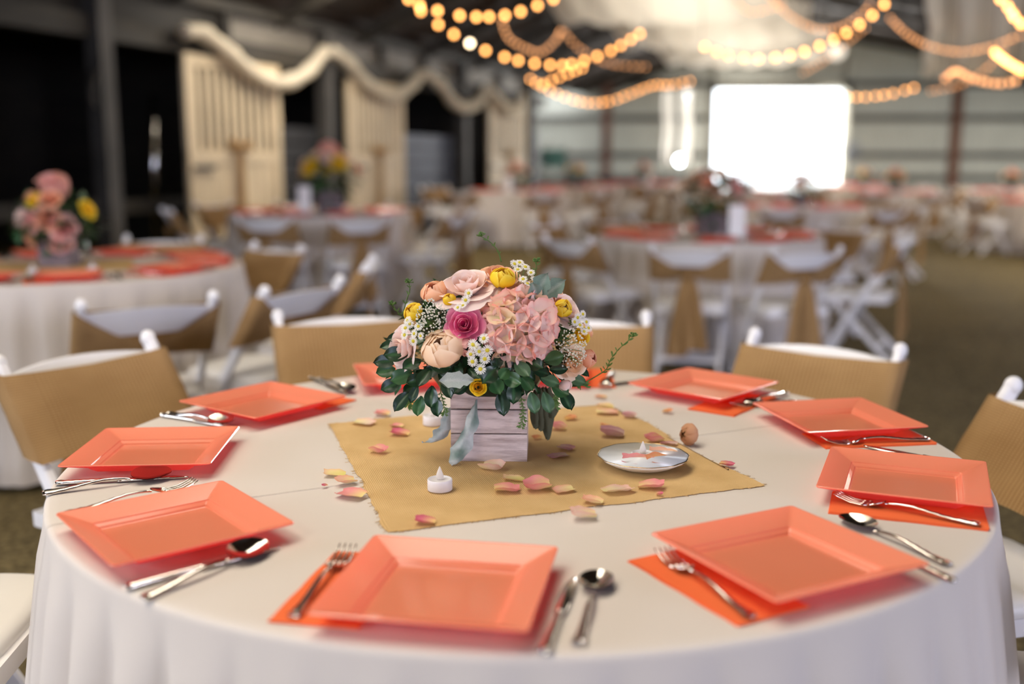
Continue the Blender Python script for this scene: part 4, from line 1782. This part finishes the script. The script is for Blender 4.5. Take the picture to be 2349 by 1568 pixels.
box = MB()
for sx, sy, wx, wy in ((0, 1, BW - .02, .004), (0, -1, BW - .02, .004), (1, 0, .004, BW - .02), (-1, 0, .004, BW - .02)):
    box.box((sx * (BW / 2 - .009), sy * (BW / 2 - .009), BH / 2), (wx, wy, BH - .006))
box.box((0, 0, .004), (BW - .02, BW - .02, .006))
bo = box.build('wooden_box', M['darkin'], ar, False)
rows_z = [(.0, .047), (.049, .089), (.091, BH)]
for r, (z0, z1) in enumerate(rows_z):
    for side in range(4):
        a = side * PI / 2
        ln = BW - (.018 if side % 2 else 0)
        rot = Matrix.Rotation(a, 3, 'Z')
        q = MB()
        e = .0012
        t = .0085
        y = -BW / 2 + t / 2
        prof = [(-ln / 2, y - t / 2 + e, z0), (-ln / 2, y - t / 2, z0 + e), (-ln / 2, y - t / 2, z1 - e), (-ln / 2, y - t / 2 + e, z1), (-ln / 2, y + t / 2, z1), (-ln / 2, y + t / 2, z0)]
        pts = [rot @ Vector(p) for p in prof] + [rot @ Vector((ln / 2, p[1], p[2])) for p in prof]
        q.add(pts, [(i, (i + 1) % 6, 6 + (i + 1) % 6, 6 + i) for i in range(6)] + [tuple(range(5, -1, -1)), tuple(range(6, 12))])
        q.build('plank', M['plank'], bo, False)

CEN = Vector((BXC.x - .005, BXC.y + .070, TH + .195))
RAD = Vector((.205, .165, .155))


def dome(u, v, out=1.):
    """point of the flower dome seen at a pixel (front surface, else the nearest silhouette point)"""
    o, d = Vector((0, 0, CAM_Z)), ray(u, v).normalized()
    R_ = RAD * out
    oc = Vector(((o.x - CEN.x) / R_.x, (o.y - CEN.y) / R_.y, (o.z - CEN.z) / R_.z))
    dd = Vector((d.x / R_.x, d.y / R_.y, d.z / R_.z))
    a, b2, c = dd.dot(dd), oc.dot(dd), oc.dot(oc) - 1
    disc = b2 * b2 - a * c
    t = (-b2 - math.sqrt(disc)) / a if disc > 0 else -b2 / a
    p = o + d * t
    n = Vector(((p.x - CEN.x) / R_.x ** 2, (p.y - CEN.y) / R_.y ** 2, (p.z - CEN.z) / R_.z ** 2)).normalized()
    return p, n


def px2m(px, p):
    return px / F_PX * (p - Vector((0, 0, CAM_Z))).length


def fl_at(u, v, dia, back=.0, face=None, mix=.5):
    p, n = dome(u, v)
    if face is not None:
        n = (n * (1 - mix) + Vector(face).normalized() * mix).normalized()
    R = px2m(dia, p) / 2
    return A(p + n * (-R * back)), AD(n), R


# filler leaves inside so no gap shows through
q = MB()
for k in range(900):
    d = Vector((random.gauss(0, 1), random.gauss(0, 1), random.gauss(0, 1))).normalized()
    if d.z < -.45:
        continue
    rr = random.uniform(.45, .68 if d.z > -.05 else .86)
    p = A(CEN + Vector((d.x * RAD.x, d.y * RAD.y, d.z * RAD.z)) * rr)
    d2 = (d + Vector((random.uniform(-1, 1), random.uniform(-1, 1), random.uniform(-1, 1))) * .8)
    m_ = frame(p, d2, Vector((random.uniform(-1, 1), random.uniform(-1, 1), 1)))
    L_ = random.uniform(.018, .034)
    W_ = L_ * .22
    pts = [m_ @ Vector(c) for c in ((0, 0, 0), (-W_, L_ * .45, .002), (0, L_ * .5, -.001), (W_, L_ * .45, .002), (0, L_, -.003))]
    g_ = random.uniform(.6, 1.5)
    q.add(pts, [(0, 2, 1), (0, 3, 2), (1, 2, 4), (2, 3, 4)], None, [(.022 * g_, .062 * g_, .024 * g_)] * 5)
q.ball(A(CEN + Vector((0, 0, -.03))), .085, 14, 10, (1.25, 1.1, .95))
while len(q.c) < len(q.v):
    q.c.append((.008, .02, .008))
tag(q.build('filler_foliage', M['leaf'], ar), kind='stuff')

UPL = (-.25, -.45, .85)
CAMD = (0, -1, .25)
c, n, R = fl_at(1068, 642, 128, .25, (-.15, -.35, 1), .75)
rose(ar, zframe(c, n), R, 'blush', (3, 4, 5, 6, 6), False, 1, 'large open blush pink rose', .8)
c, n, R = fl_at(993, 661, 58, .3, (-.1, -.5, 1), .4)
rose(ar, zframe(c, n), R * 1.5, 'peach', (3, 4, 4), True, 2, 'round peach ranunculus bud', .72)
c, n, R = fl_at(1148, 612, 88, .5, (.1, -.2, 1), .5)
rose(ar, zframe(c, n), R, 'peach', (4, 5, 6, 7), False, 3, 'ruffled peach rose at the top', .9, 1)
c, n, R = fl_at(1153, 637, 52, .0, (0, -.55, 1), .8)
rose(ar, zframe(c, n), R * 1.55, 'yellow', (3, 3, 4), True, 4, 'upright yellow rosebud at the top', 1.0)
c, n, R = fl_at(1258, 655, 82, .4, (.3, -.3, 1), .4)
rose(ar, zframe(c, n), R, 'peach', (3, 4, 5, 5), False, 5, 'peach rose behind the grey-green leaf')
c, n, R = fl_at(1305, 700, 92, .4, (.6, -.4, .6), .4)
rose(ar, zframe(c, n), R, 'blush', (3, 4, 5, 6), False, 6, 'blush rose at the upper right')
c, n, R = fl_at(1293, 706, 42, .1, (.2, -1, .2), .5)
rose(ar, zframe(c, n), R * 1.4, 'yellow', (3, 3, 4), True, 7, 'small yellow rosebud beside the hydrangea')
c, n, R = fl_at(1196, 742, 150, .55, CAMD, .6)
hydrangea(ar, c, n, R * .92, 46, .0265, 'big pink hydrangea head with greenish centres')
c, n, R = fl_at(1064, 743, 92, .2, (-.05, -1, .45), .6)
rose(ar, zframe(c, n), R * .98, 'hotpink', (3, 4, 5, 5), False, 9, 'hot pink rose')
c, n, R = fl_at(1013, 792, 92, .2, (-.25, -.55, .75), .8)
rose(ar, zframe(c, n), R * 1.5, 'cream', (4, 5, 6), True, 10, 'plump peach cream rosebud', .85)
c, n, R = fl_at(945, 713, 46, .2, (-.5, -.6, .6), .5)
rose(ar, zframe(c, n), R * 1.4, 'yellow', (3, 3, 4), True, 11, 'yellow bud at the left')
c, n, R = fl_at(1030, 684, 36, .2, (0, -.6, .8), .5)
rose(ar, zframe(c, n), R * 1.4, 'yellow', (3, 3), True, 12, 'small yellow bud under the blush rose')
c, n, R = fl_at(910, 800, 100, .35, (-.8, -.4, .1), .5)
rose(ar, zframe(c, n), R, 'blush', (3, 4, 5, 6), False, 13, 'pale pink rose drooping at the far left')
c, n, R = fl_at(1098, 888, 52, -.45, (.0, -1, .35), .85)
rose(ar, zframe(c, n), R * 1.02, 'yellow', (3, 4, 5), False, 14, 'small open yellow rose at the box rim', 1., 0)
c, n, R = fl_at(1335, 770, 60, .2, (.5, -.8, .2), .4)
rose(ar, zframe(c, n), R, 'yellow', (3, 4, 5), False, 15, 'open yellow rose at the right')
c, n, R = fl_at(1318, 835, 84, .3, (.4, -.9, .1), .4)
rose(ar, zframe(c, n), R, 'cream', (3, 4, 5, 5), False, 16, 'peach cream rose low at the right')
c, n, R = fl_at(1350, 822, 52, .0, (.5, -.7, .4), .5)
rose(ar, zframe(c, n), R * 1.3, 'coral', (3, 4), True, 17, 'coral rosebud at the far right')
c, n, R = fl_at(1297, 885, 40, .0, (.2, -.6, -.7), .9)
rose(ar, zframe(c, n), R * 1.3, 'blush', (3, 3), True, 18, 'small pale bud hanging at the right')
c, n, R = fl_at(1072, 800, 46, .5, (.0, -.8, -.2), .6)
rose(ar, zframe(c, n), R * 1.3, 'pink', (3, 3, 4), True, 19, 'dusty pink petals under the hot pink rose')
c, n, R = fl_at(1108, 690, 50, .8, (0, -.8, .5), .5)
rose(ar, zframe(c, n), R * 1.2, 'coral', (3, 4), True, 20, 'peach bud tucked between the hydrangea and blush rose')
for (u, v, dd, col, s_) in ((1120, 610, 70, 'blush', 30), (1220, 640, 60, 'peach', 31), (1350, 740, 60, 'peach', 32), (920, 760, 60, 'blush', 33)):
    p, n0 = dome(u, v)
    p = A(p + Vector((0, .10, -.03)))
    rose(ar, zframe(p, AD((n0.x, .5, .6))), px2m(dd, dome(u, v)[0]) / 2, col, (3, 4, 5), False, s_)


def aster_spray(pxs, dia, face, mix, label, lift=.10):
    pts = []
    stem = MB()
    base = None
    for (u, v) in pxs:
        p, n = dome(u, v, 1 + lift * .5)
        pts.append((A(p), AD((n * (1 - mix) + Vector(face).normalized() * mix).normalized())))
    bc = sum((p for p, _ in pts), Vector()) / len(pts)
    base = bc - pts[0][1] * .06
    for p, n in pts:
        stem.tube([base, bc.lerp(p, .6) - n * .02, p], [.0011, .0008, .0006], 5)
    sp_ = stem.build('aster_spray', M['stem'], ar)
    sp_['label'] = label
    for p, n in pts:
        o = link('daisy', ASTER, sp_)
        s_ = px2m(dia * random.uniform(.85, 1.12), p + ar.location) / 2
        o.matrix_local = zframe(p, n + Vector((random.uniform(-.35, .35), random.uniform(-.2, .2), random.uniform(-.35, .35))), random.uniform(0, 3)) @ Matrix.Diagonal((s_, s_, s_, 1))


aster_spray([(1110, 776), (1085, 790), (1118, 803), (1080, 812), (1099, 806), (1112, 823), (1084, 829), (1092, 795), (1102, 846)], 26, (0, -1, .3), .6, 'white asters under the hot pink rose', .25)
aster_spray([(1188, 618), (1205, 612), (1200, 640), (1218, 625), (1210, 650), (1226, 640), (1192, 602), (1180, 605)], 22, (.2, -.7, .7), .5, 'white asters at the top right', .12)
aster_spray([(930, 752), (950, 765), (928, 768), (940, 742), (960, 748), (948, 782), (965, 770), (935, 735)], 22, (-.4, -.9, .3), .5, 'white asters at the left', .15)
aster_spray([(1075, 672), (1062, 700), (1050, 705), (1068, 688)], 22, (0, -.9, .5), .6, 'white asters between the blush and hot pink roses', .1)
aster_spray([(1325, 728), (1337, 720), (1345, 738), (1330, 745), (1350, 752), (1318, 738), (1340, 760)], 22, (.5, -.8, .3), .5, 'white asters at the right', .15)
aster_spray([(996, 830), (1008, 835)], 22, (-.1, -1, .2), .6, 'pair of white asters under the peach cream rosebud', .1)

# Queen Anne's lace: heads of minute blossoms
for (u, v, w, lb, n_) in ((985, 725, 70, 'lacy white umbel at the left', 170), (1316, 800, 74, 'lacy white umbel at the right', 170)):
    p, n = dome(u, v, 1.1)
    q = MB()
    base = A(p - n * .05)
    R = px2m(w, p) / 2
    for k in range(n_):
        a, r = random.uniform(0, 6.28), R * math.sqrt(random.random())
        t = Vector((math.cos(a) * r, 0, math.sin(a) * r * 1.25))
        pp = A(p + t - n * (r * r / R * .35) + n * random.uniform(-.003, .003))
        q.ball(pp, random.uniform(.0011, .0019), 5, 3)
    q.c = [(.84, .82, .70)] * len(q.v)
    um = q.build('lace_umbel', M['petal'], ar)
    tag(um, lb, kind='stuff')
    q = MB()
    for k in range(22):
        a, r = random.uniform(0, 6.28), R * math.sqrt(random.random())
        pp = A(p + Vector((math.cos(a) * r, 0, math.sin(a) * r * 1.25)) - n * .004)
        q.tube([base, base.lerp(pp, .5), pp], .0005, 4)
    q.build('umbel_stems', M['fern'], um)

# leaves round the rim
rl = [(930, 815, -1.0, .1), (905, 830, -1, .05), (960, 830, -.5, -.2), (985, 850, -.3, -.4), (940, 860, -.8, -.3), (915, 880, -.9, -.4), (955, 890, -.4, -.9), (990, 890, -.1, -1), (935, 905, -.6, -.8), (965, 915, -.2, -1),
      (1000, 915, 0, -1), (1020, 870, .1, -.6), (1040, 845, .2, -.3), (1060, 870, -.3, -.6), (1130, 870, .2, -.5), (1150, 900, .1, -1), (1165, 850, -.2, -.3), (1185, 835, .3, -.3), (1210, 830, .5, -.2),
      (1225, 850, .7, -.2), (1200, 870, .4, -.6), (1245, 870, .8, -.3), (1180, 880, 0, -.9), (1265, 850, .9, .1), (1270, 890, .8, -.5), (1250, 905, .3, -1), (1290, 900, .5, -1), (1140, 845, -.3, -.4), (1115, 860, -.2, -.8), (1310, 870, .9, -.3),
      (975, 870, -.8, -.2), (1005, 860, .4, -.4), (1255, 830, .8, .4), (1220, 905, .2, -1), (900, 850, -1, -.2), (1075, 850, .5, -.5), (1155, 865, .6, -.3), (985, 835, .6, -.1)]
for i, (u, v, dx, dz) in enumerate(rl):
    p, n = dome(u, v, .96)
    d = Vector((dx, -.45, dz * .75 + .05))
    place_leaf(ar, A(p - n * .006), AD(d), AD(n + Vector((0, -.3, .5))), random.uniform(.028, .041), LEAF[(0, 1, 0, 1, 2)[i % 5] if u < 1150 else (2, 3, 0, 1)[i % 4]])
for i in range(46):                          # a second layer, deeper, darker
    u, v = random.uniform(910, 1320), random.uniform(770, 890)
    p, n = dome(u, v, .82)
    place_leaf(ar, A(p), AD(Vector((random.uniform(-1, 1) + n.x, -.5, random.uniform(-.9, .3)))), AD(n + Vector((0, 0, .4))), random.uniform(.026, .036), LEAF[random.choice((0, 1))])
for i in range(22):
    u, v = random.uniform(1000, 1290), random.uniform(650, 760)
    p, n = dome(u, v, .78)
    place_leaf(ar, A(p), AD(Vector((random.uniform(-1, 1), -.4, random.uniform(-.4, .8)))), AD(n), random.uniform(.024, .032), LEAF[random.choice((0, 1, 2))])
# grey-green dusty miller
for (u, v, d, sz, k, lb) in ((1225, 685, (.35, -.5, .8), .05, 0, 'grey-green lobed leaf above the hydrangea'), (1248, 680, (.5, -.4, .5), .046, 0, None), (1235, 695, (-.2, -.6, .8), .04, 0, None), (1085, 872, (-1, -.5, .15), .052, 1, 'curled silver leaf above the small yellow rose')):
    p, n = dome(u, v, 1.03)
    place_leaf(ar, A(p), AD(d), AD(Vector((0, -1, .4))), sz, DUSTY[k], lb)


def P_(u, v, y):
    return A(aty(u, v, y))


yf = BXC.y - .012
ribbon_leaf(ar, [P_(1092, 918, yf + .004), P_(1086, 950, yf - .004), P_(1078, 985, yf - .006), P_(1062, 1020, yf - .012), P_(1048, 1050, yf - .016), P_(1036, 1068, yf - .02)], [.001, .006, .0125, .011, .0175, .012, .003], ((.20, .28, .24), (.52, .56, .54)), M['dusty'], 'silver-green lobed leaf hanging down the front of the box')
ribbon_leaf(ar, [P_(1030, 935, yf + .03), P_(1026, 965, yf + .02), P_(1015, 992, yf + .015), P_(995, 1012, yf + .012), P_(968, 1016, yf + .012)], [.006, .011, .014, .011, .002], ((.36, .40, .39), (.52, .55, .53)), M['dusty'], 'silver leaf trailing from the left side of the box')
for j, (x0, x1, y1) in enumerate(((1232, 1228, 985), (1246, 1256, 1010), (1240, 1240, 990), (1256, 1266, 960))):
    ribbon_leaf(ar, [P_(x0, 890, yf + .07), P_(lerp(x0, x1, .5) + 3, 930, yf + .065), P_(x1, y1, yf + .06)], [.004, .011, .013, .003], ((.045, .045, .02), (.085, .08, .045)), M['wilt'], 'wilted dark leaf hanging at the right side of the box', .12)
# ferny sprigs
def sprig(px, y0, y1, leaf_l, n, label, r=.0011, droop=0., umb=False):
    pts = [P_(u, v, lerp(y0, y1, i / (len(px) - 1))) for i, (u, v) in enumerate(px)]
    path = crom(pts, 6)
    q = MB()
    q.tube(path, [lerp(r, r * .5, i / (len(path) - 1)) for i in range(len(path))], 5)
    for k in range(n):
        t = lerp(.25, 1, k / max(1, n - 1)) * (len(path) - 1)
        i = min(len(path) - 2, int(t))
        p = path[i].lerp(path[i + 1], t - i)
        for sg in (-1, 1):
            d = ((path[i + 1] - path[i]).normalized() + Vector((sg * random.uniform(.3, 1), random.uniform(-.6, .3), random.uniform(-.3, .6) - droop))).normalized()
            L_ = leaf_l * random.uniform(.6, 1.1)
            m_ = frame(p, d, (0, -1, .3))
            w = L_ * .13
            q.add([m_ @ Vector(c) for c in ((0, 0, 0), (-w, L_ * .5, .001), (w, L_ * .5, .001), (0, L_, 0))], [(0, 2, 3, 1)])
            m2 = frame(m_ @ Vector((0, L_ * .45, 0)), d + Vector((sg * .5, 0, .5)), (0, -1, .3))
            q.add([m2 @ Vector(c) for c in ((0, 0, 0), (-w, L_ * .3, .001), (w, L_ * .3, .001), (0, L_ * .6, 0))], [(0, 2, 3, 1)])
    if umb:
        tip = path[-1]
        for k in range(14):
            d = Vector((random.uniform(-1, 1), random.uniform(-1, 1), random.uniform(.1, 1))).normalized()
            q.tube([tip, tip + d * .007], .0007, 4)
            q.ball(tip + d * .0075, .0014, 5, 3)
    o = q.build('fern_sprig', M['fern'], ar)
    o['label'] = label


yc = CEN.y
sprig([(1338, 880), (1375, 858), (1392, 845), (1402, 822), (1425, 795), (1452, 772)], yf + .05, yf + .02, .013, 9, 'thin green tendril arching out at the right', .0012, 0, True)
sprig([(1150, 600), (1142, 575), (1125, 555), (1104, 542)], yc, yc - .02, .009, 4, 'thin green sprig rising above the bouquet', .0012, 0, True)
sprig([(925, 720), (932, 690), (940, 665), (938, 648)], yc, yc - .02, .010, 4, 'green sprig rising at the left of the bouquet', .0012, 0, True)
sprig([(945, 740), (925, 728), (910, 712), (900, 700)], yc, yc - .02, .010, 5, 'green seed head at the far left', .0014, 0, True)
sprig([(1010, 850), (985, 860), (945, 870), (915, 868), (890, 855)], yf + .02, yf + .01, .014, 8, 'bright green sprig reaching left from the rim', .0014)
sprig([(930, 872), (935, 895), (940, 918), (936, 928)], yf + .02, yf + .01, .012, 8, 'drooping green sprig at the left rim', .001, .6)
sprig([(1010, 880), (1012, 905), (1018, 930), (1020, 945)], yf + .02, yf + .015, .012, 8, 'drooping green sprig left of the box', .001, .6)
sprig([(1190, 890), (1197, 920), (1200, 950), (1196, 975)], yf, yf - .004, .011, 10, 'feathery green sprig hanging over the right edge of the box front', .001, .6)
sprig([(1275, 870), (1280, 895), (1278, 915), (1275, 930)], yf + .02, yf + .01, .012, 8, 'drooping green sprig at the right rim', .001, .6)
sprig([(1250, 795), (1280, 780), (1300, 765), (1312, 745)], yf + .0, yf - .01, .014, 9, 'feathery green sprig by the right lace', .0012)
sprig([(1300, 830), (1305, 855), (1318, 875), (1340, 885)], yf + .02, yf + .01, .014, 9, 'feathery green sprig below the right lace', .0012)
sprig([(1225, 640), (1228, 620), (1232, 600)], yc, yc - .01, .009, 4, 'short green sprig at the top right', .001, 0, True)

# dried rosebud lying beside the saucer
p = at(1580, 1018, ON)
dr = empty('dried_rosebud', (p.x, p.y, ON + .018))
tag(dr, 'shrivelled peach rosebud lying on the burlap behind the saucer', 'rosebud')
FL['dried'] = ((.55, .32, .12), (.72, .38, .24), (.62, .30, .16))
rose(dr, zframe((0, 0, 0), (-.8, -.5, .2)), .027, 'dried', (3, 4, 5), True, 40)

# ------------------------------------------------------------------ flowers on the other tables
def rose_joined(col, seed, closed=False):
    q = MB()
    for layer, n in enumerate((3, 4, 5, 5)):
        for k in range(n):
            pb = rose_petal(min(4, layer + (0 if closed else 0)), FL[col], closed, seed)
            rot = Matrix.Rotation(2 * PI * (k + layer * .5) / n + layer, 4, 'Z')
            q.add([rot @ Vector(p) for p in pb.v], pb.f, None, pb.c)
    return q.mesh('rose', M['petal'])


RJ = {k: rose_joined(k, i) for i, k in enumerate(('blush', 'peach', 'coral', 'yellow', 'pink', 'cream'))}
boxm = MB()
for side in range(4):
    rot = Matrix.Rotation(side * PI / 2, 3, 'Z')
    for z0, z1 in rows_z:
        boxm.box(rot @ Vector((0, -.06, (z0 + z1) / 2)), (.13, .008, z1 - z0 - .002), rot)
boxm.box((0, 0, .06), (.11, .11, .11))
BOXM = boxm.mesh('wooden_box', M['plankd'], False)
fol = MB()
for k in range(420):
    d = Vector((random.gauss(0, 1), random.gauss(0, 1), random.gauss(0, .8) + .2)).normalized()
    p = Vector((0, 0, .19)) + Vector((d.x * .17, d.y * .17, d.z * .11)) * random.uniform(.5, 1.05)
    m_ = frame(p, d + Vector((random.uniform(-1, 1), random.uniform(-1, 1), random.uniform(-1, .5))) * .7, (0, 0, 1))
    L_ = random.uniform(.03, .055)
    W_ = L_ * .3
    g_ = random.uniform(.6, 2.)
    fol.add([m_ @ Vector(c) for c in ((0, 0, 0), (-W_, L_ * .5, 0), (W_, L_ * .5, 0), (0, L_, -.004))], [(0, 2, 3, 1)], None, [(.022 * g_, .062 * g_, .02 * g_)] * 4)
FOL = fol.mesh('foliage', M['leaf'])


def bouquet(x, y, ph, heads, sc=1., rz=0., hy=True):
    z = zf(x, y) + TH + .0015
    o = empty('flower_centerpiece', (x, y, z), rz)
    o.scale = (sc,) * 3
    tag(o, 'mixed flowers in a wooden box on ' + ph, 'flowers', 'centrepieces on the other tables')
    link('wooden_box', BOXM, o)
    f = link('foliage', FOL, o)
    tag(f, kind='stuff')
    if hy:
        h = MB()
        h.ball((0, 0, 0), .06, 12, 8)
        h.c = [(.84, .40, .32)] * len(h.v)
        h.v = [tuple(Vector(p) * (1 + .22 * noise.noise(Vector(p) * 60))) for p in h.v]
        ho = h.build('hydrangea', M['petal'], o)
        ho.location = (0, 0, .34)
    for (dx, dy, dz, r, col) in heads:
        ro = link('rose', RJ[col], o)
        d = Vector((dx, dy, dz - .17))
        ro.matrix_local = zframe((dx, dy, dz), d) @ Matrix.Diagonal((r, r, r, 1))
    return o


def heads(seed, n=11):
    rnd = random.Random(seed)
    out = []
    for k in range(n):
        t = (k + .5) / n
        el = .25 + 1.1 * (1 - t)
        a = k * 2.4 + rnd.uniform(-.3, .3)
        r = .17 * math.cos(el)
        out.append((r * math.cos(a), r * math.sin(a), .19 + .15 * math.sin(el), rnd.uniform(.034, .05), rnd.choice(('blush', 'peach', 'coral', 'yellow', 'pink', 'peach', 'cream'))))
    return out


bouquet(c2[0], c2[1], TABLES['T2'][2], [(-.125, -.06, .21, .055, 'blush'), (-.05, -.12, .20, .05, 'pink'), (.02, -.13, .21, .052, 'coral'), (.075, -.11, .17, .055, 'pink'), (-.04, -.10, .285, .04, 'yellow'), (.155, -.05, .245, .042, 'yellow'), (-.085, -.08, .13, .045, 'peach'), (.03, -.12, .29, .045, 'coral'), (.0, -.05, .37, .05, 'pink'), (.05, -.09, .10, .05, 'pink'), (-.09, -.03, .30, .04, 'peach')], 1., 0)
bouquet(c3[0] + .08, c3[1], TABLES['T3'][2], heads(3, 15), 1.5, .4)
bouquet(c4[0] + .02, c4[1], TABLES['T4'][2], heads(4, 12), 1.3, .2, False)
for i, k in enumerate(('T5', 'T6', 'T7', 'T8', 'T9', 'T10', 'T11', 'T12', 'T15')):
    bouquet(TABLES[k][0], TABLES[k][1], TABLES[k][2], heads(20 + i, 10), 1.1, i * .5, i % 2 == 0)

# table cards, candles and glass on the other tables
for k, dx, dy, w, h in (('T3', -.06, -.36, .10, .21), ('T4', .13, -.30, .11, .20), ('T5', -.12, -.32, .1, .2), ('T7', .1, -.27, .1, .2)):
    x, y, ph = TABLES[k]
    o = empty('table_card', (x + dx, y + dy, zf(x, y) + TH + .001), .1)
    q = MB()
    q.box((0, 0, .008), (w * .7, .05, .016))
    q.build('stand', M['card'], o, False)
    q = MB()
    q.box((0, 0, .016 + h / 2), (w, .004, h))
    q.build('sign_board', M['card'], o, False)
    tag(o, 'plain white standing table card beside the flowers on ' + ph, 'card', 'table cards')
tl = MB()
tl.lathe([(.0001, .0003), (.0192, .0003), (.0192, .0165), (.0172, .0176), (.0001, .0158)], 20)
tl.lathe([(.0045, .0160), (.0058, .0200), (.0038, .0290), (.0001, .0372)], 10)
TL = tl.mesh('tealight', M['wax'])
gl = MB()
gl.lathe([(.0001, .001), (.028, .001), (.031, .006), (.036, .11), (.034, .11), (.029, .01), (.0001, .008)], 20)
GL = gl.mesh('glass_jar', M['glass'])
for k in ('T2', 'T3', 'T4', 'T8', 'T15'):
    x, y, ph = TABLES[k]
    for (dx, dy), w in (((-.25, -.12), 'left'), ((.22, -.2), 'right'), ((.02, -.30), 'front')):
        put('tealight', TL, (x + dx, y + dy, zf(x, y) + TH + .003), 0, 'white tealight %s of the flowers on %s' % (w if w != 'front' else 'in front', ph), 'candle', 'tealights on ' + ph)
    if k in ('T4', 'T8'):
        put('glass_jar', GL, (x + .12, y - .22, zf(x, y) + TH + .003), 0, 'small clear glass jar beside the flowers on ' + ph, 'jar', 'glass jars')

# ------------------------------------------------------------------ things at the far end
def far_table(x, y, w, d, label):
    o = empty('long_table', (x, y, zf(x, y)))
    q = MB()
    n = 60
    pts = []
    for zz, e in ((.76, 0), (.75, .01), (.4, .03), (.01, .05)):
        for i in range(n):
            a = 2 * PI * i / n
            c_, s_ = math.cos(a), math.sin(a)
            f_ = 1 / max(abs(c_), abs(s_))
            wv = e * (1 + .6 * math.sin(i * 2.1))
            pts.append((c_ * f_ * w / 2 + c_ * wv, s_ * f_ * d / 2 + s_ * wv, zz))
    fs = [tuple(range(n))] + [(j * n + i, (j + 1) * n + i, (j + 1) * n + (i + 1) % n, j * n + (i + 1) % n) for j in range(3) for i in range(n)]
    q.add(pts, fs)
    q.build('draped_cover', M['navy'], o, False)
    tag(o, label, 'table')


far_table(2.3, 24.6, 2.0, .8, 'dark navy draped long table against the far wall left of the doorway')
far_table(4.3, 24.9, 1.1, .7, 'short dark draped table beside the left jamb of the doorway')
# tall folding director chair, teal
x, y = aty(1275, 365, 22.5).x, 22.5
o = empty('director_chair', (x, y, zf(x, y)), .2)
for sx in (-1, 1):
    for sy in (-1, 1):
        q = MB()
        q.bar((sx * .26, sy * .2, 0), (-sx * .26, sy * .2, .72), .03, .03, (0, 1, 0))
        q.build('leg', M['girt'], o, False)
    q = MB()
    q.bar((sx * .27, .2, .7), (sx * .27, .2, 1.45), .03, .03, (0, 1, 0))
    q.build('back_post', M['girt'], o, False)
    q = MB()
    q.box((sx * .27, 0, .98), (.05, .46, .025))
    q.build('armrest', M['girt'], o, False)
q = MB()
q.box((0, 0, .73), (.52, .42, .02))
q.build('seat', M['teal'], o, False)
q = MB()
q.grid(lambda u, v: ((u - .5) * .54, .2 - .05 * math.sin(PI * u), 1.02 + .40 * v), 10, 3)
q.build('backrest', M['teal'], o)
tag(o, 'tall folding chair with teal canvas against the far wall', 'chair')
# lamps: a glowing globe on a stand and one hung high
for (u, v, y, stand, lb) in ((1560, 368, 23.0, True, 'small bright globe lamp standing on the dark table left of the doorway'), (1577, 218, 23.0, False, 'small bright globe lamp hung high left of the doorway')):
    p = aty(u, v, y)
    o = empty('globe_lamp', p)
    q = MB()
    q.ball((0, 0, 0), .085, 16, 10)
    q.build('globe', M['lampw'], o)
    q = MB()
    q.tube([(0, 0, -.08), (0, 0, zf(p.x, p.y) - p.z)] if stand else [(0, 0, .08), (0, 0, 1.6)], .012, 6)
    q.build('stand' if stand else 'cord', M['wire'], o)
    tag(o, lb, 'lamp')
# white fabric ribbons hanging left of the doorway
for k, (u, y) in enumerate(((1528, 22.5), (1542, 22.4), (1572, 22.6), (1582, 22.5))):
    a, c_ = aty(u, 205, y), aty(u - 3, 375, y)
    o = empty('hanging_ribbon', a)
    q = MB()
    q.grid(lambda s, t: ((s - .5) * .09 + (c_.x - a.x) * t, .03 * math.sin(s * 6 + t * 9), (c_.z - a.z) * t), 5, 14)
    q.build('fabric_strip', M['drape'], o)
    q = MB()
    q.tube([(0, 0, -.02), (0, 0, roof_z(a) - a.z)], .006, 5)
    q.build('cord', M['wire'], o)
    tag(o, '%s thin white fabric ribbon hanging left of the doorway' % ('first', 'second', 'third', 'fourth')[k] + ', counted from the teal chair', 'ribbon', 'hanging ribbons')
# standing fan right of the doorway
p = aty(1947, 345, 25.5)
o = empty('pedestal_fan', (p.x, p.y, zf(p.x, p.y)))
hz = p.z - zf(p.x, p.y)
q = MB()
q.lathe([(.22, 0), (.22, .03), (.03, .06), (.018, .1), (.018, hz), (.0001, hz)], 16)
q.build('stand', M['post'], o)
q = MB()
for k in range(4):
    r = .08 + .06 * k
    q.tube([(r * math.cos(t * PI / 12), -.12, hz + r * math.sin(t * PI / 12)) for t in range(25)], .006, 4, False)
for k in range(12):
    a = k * PI / 6
    q.tube([(0, -.13, hz), (.26 * math.cos(a), -.12, hz + .26 * math.sin(a))], .004, 4)
q.build('grille', M['blue'], o)
for k in range(3):
    q = MB()
    a0 = k * 2 * PI / 3
    q.grid(lambda u, v: ((.03 + .19 * v) * math.cos(a0 + (u - .5) * .9 * v), -.06 - .03 * (u - .5), hz + (.03 + .19 * v) * math.sin(a0 + (u - .5) * .9 * v)), 4, 4)
    q.build('blade', M['blue'], o)
tag(o, 'blue-grey pedestal fan standing right of the doorway', 'fan')
# steel rod added to stand for a window glint in the dark stall
p = wall_at(345, 350, -.6)
o = empty('glint_rod', (p.x, p.y, zf(p.x, p.y)))
q = MB()
q.tube([(0, 0, 0), (.03, .02, 1.1), (.05, .05, 1.85)], .035, 10)
q.build('glint_body', M['steel'], o)
tag(o, 'upright shiny rod standing for a window glint in the dark stall opening at the left', 'glint')
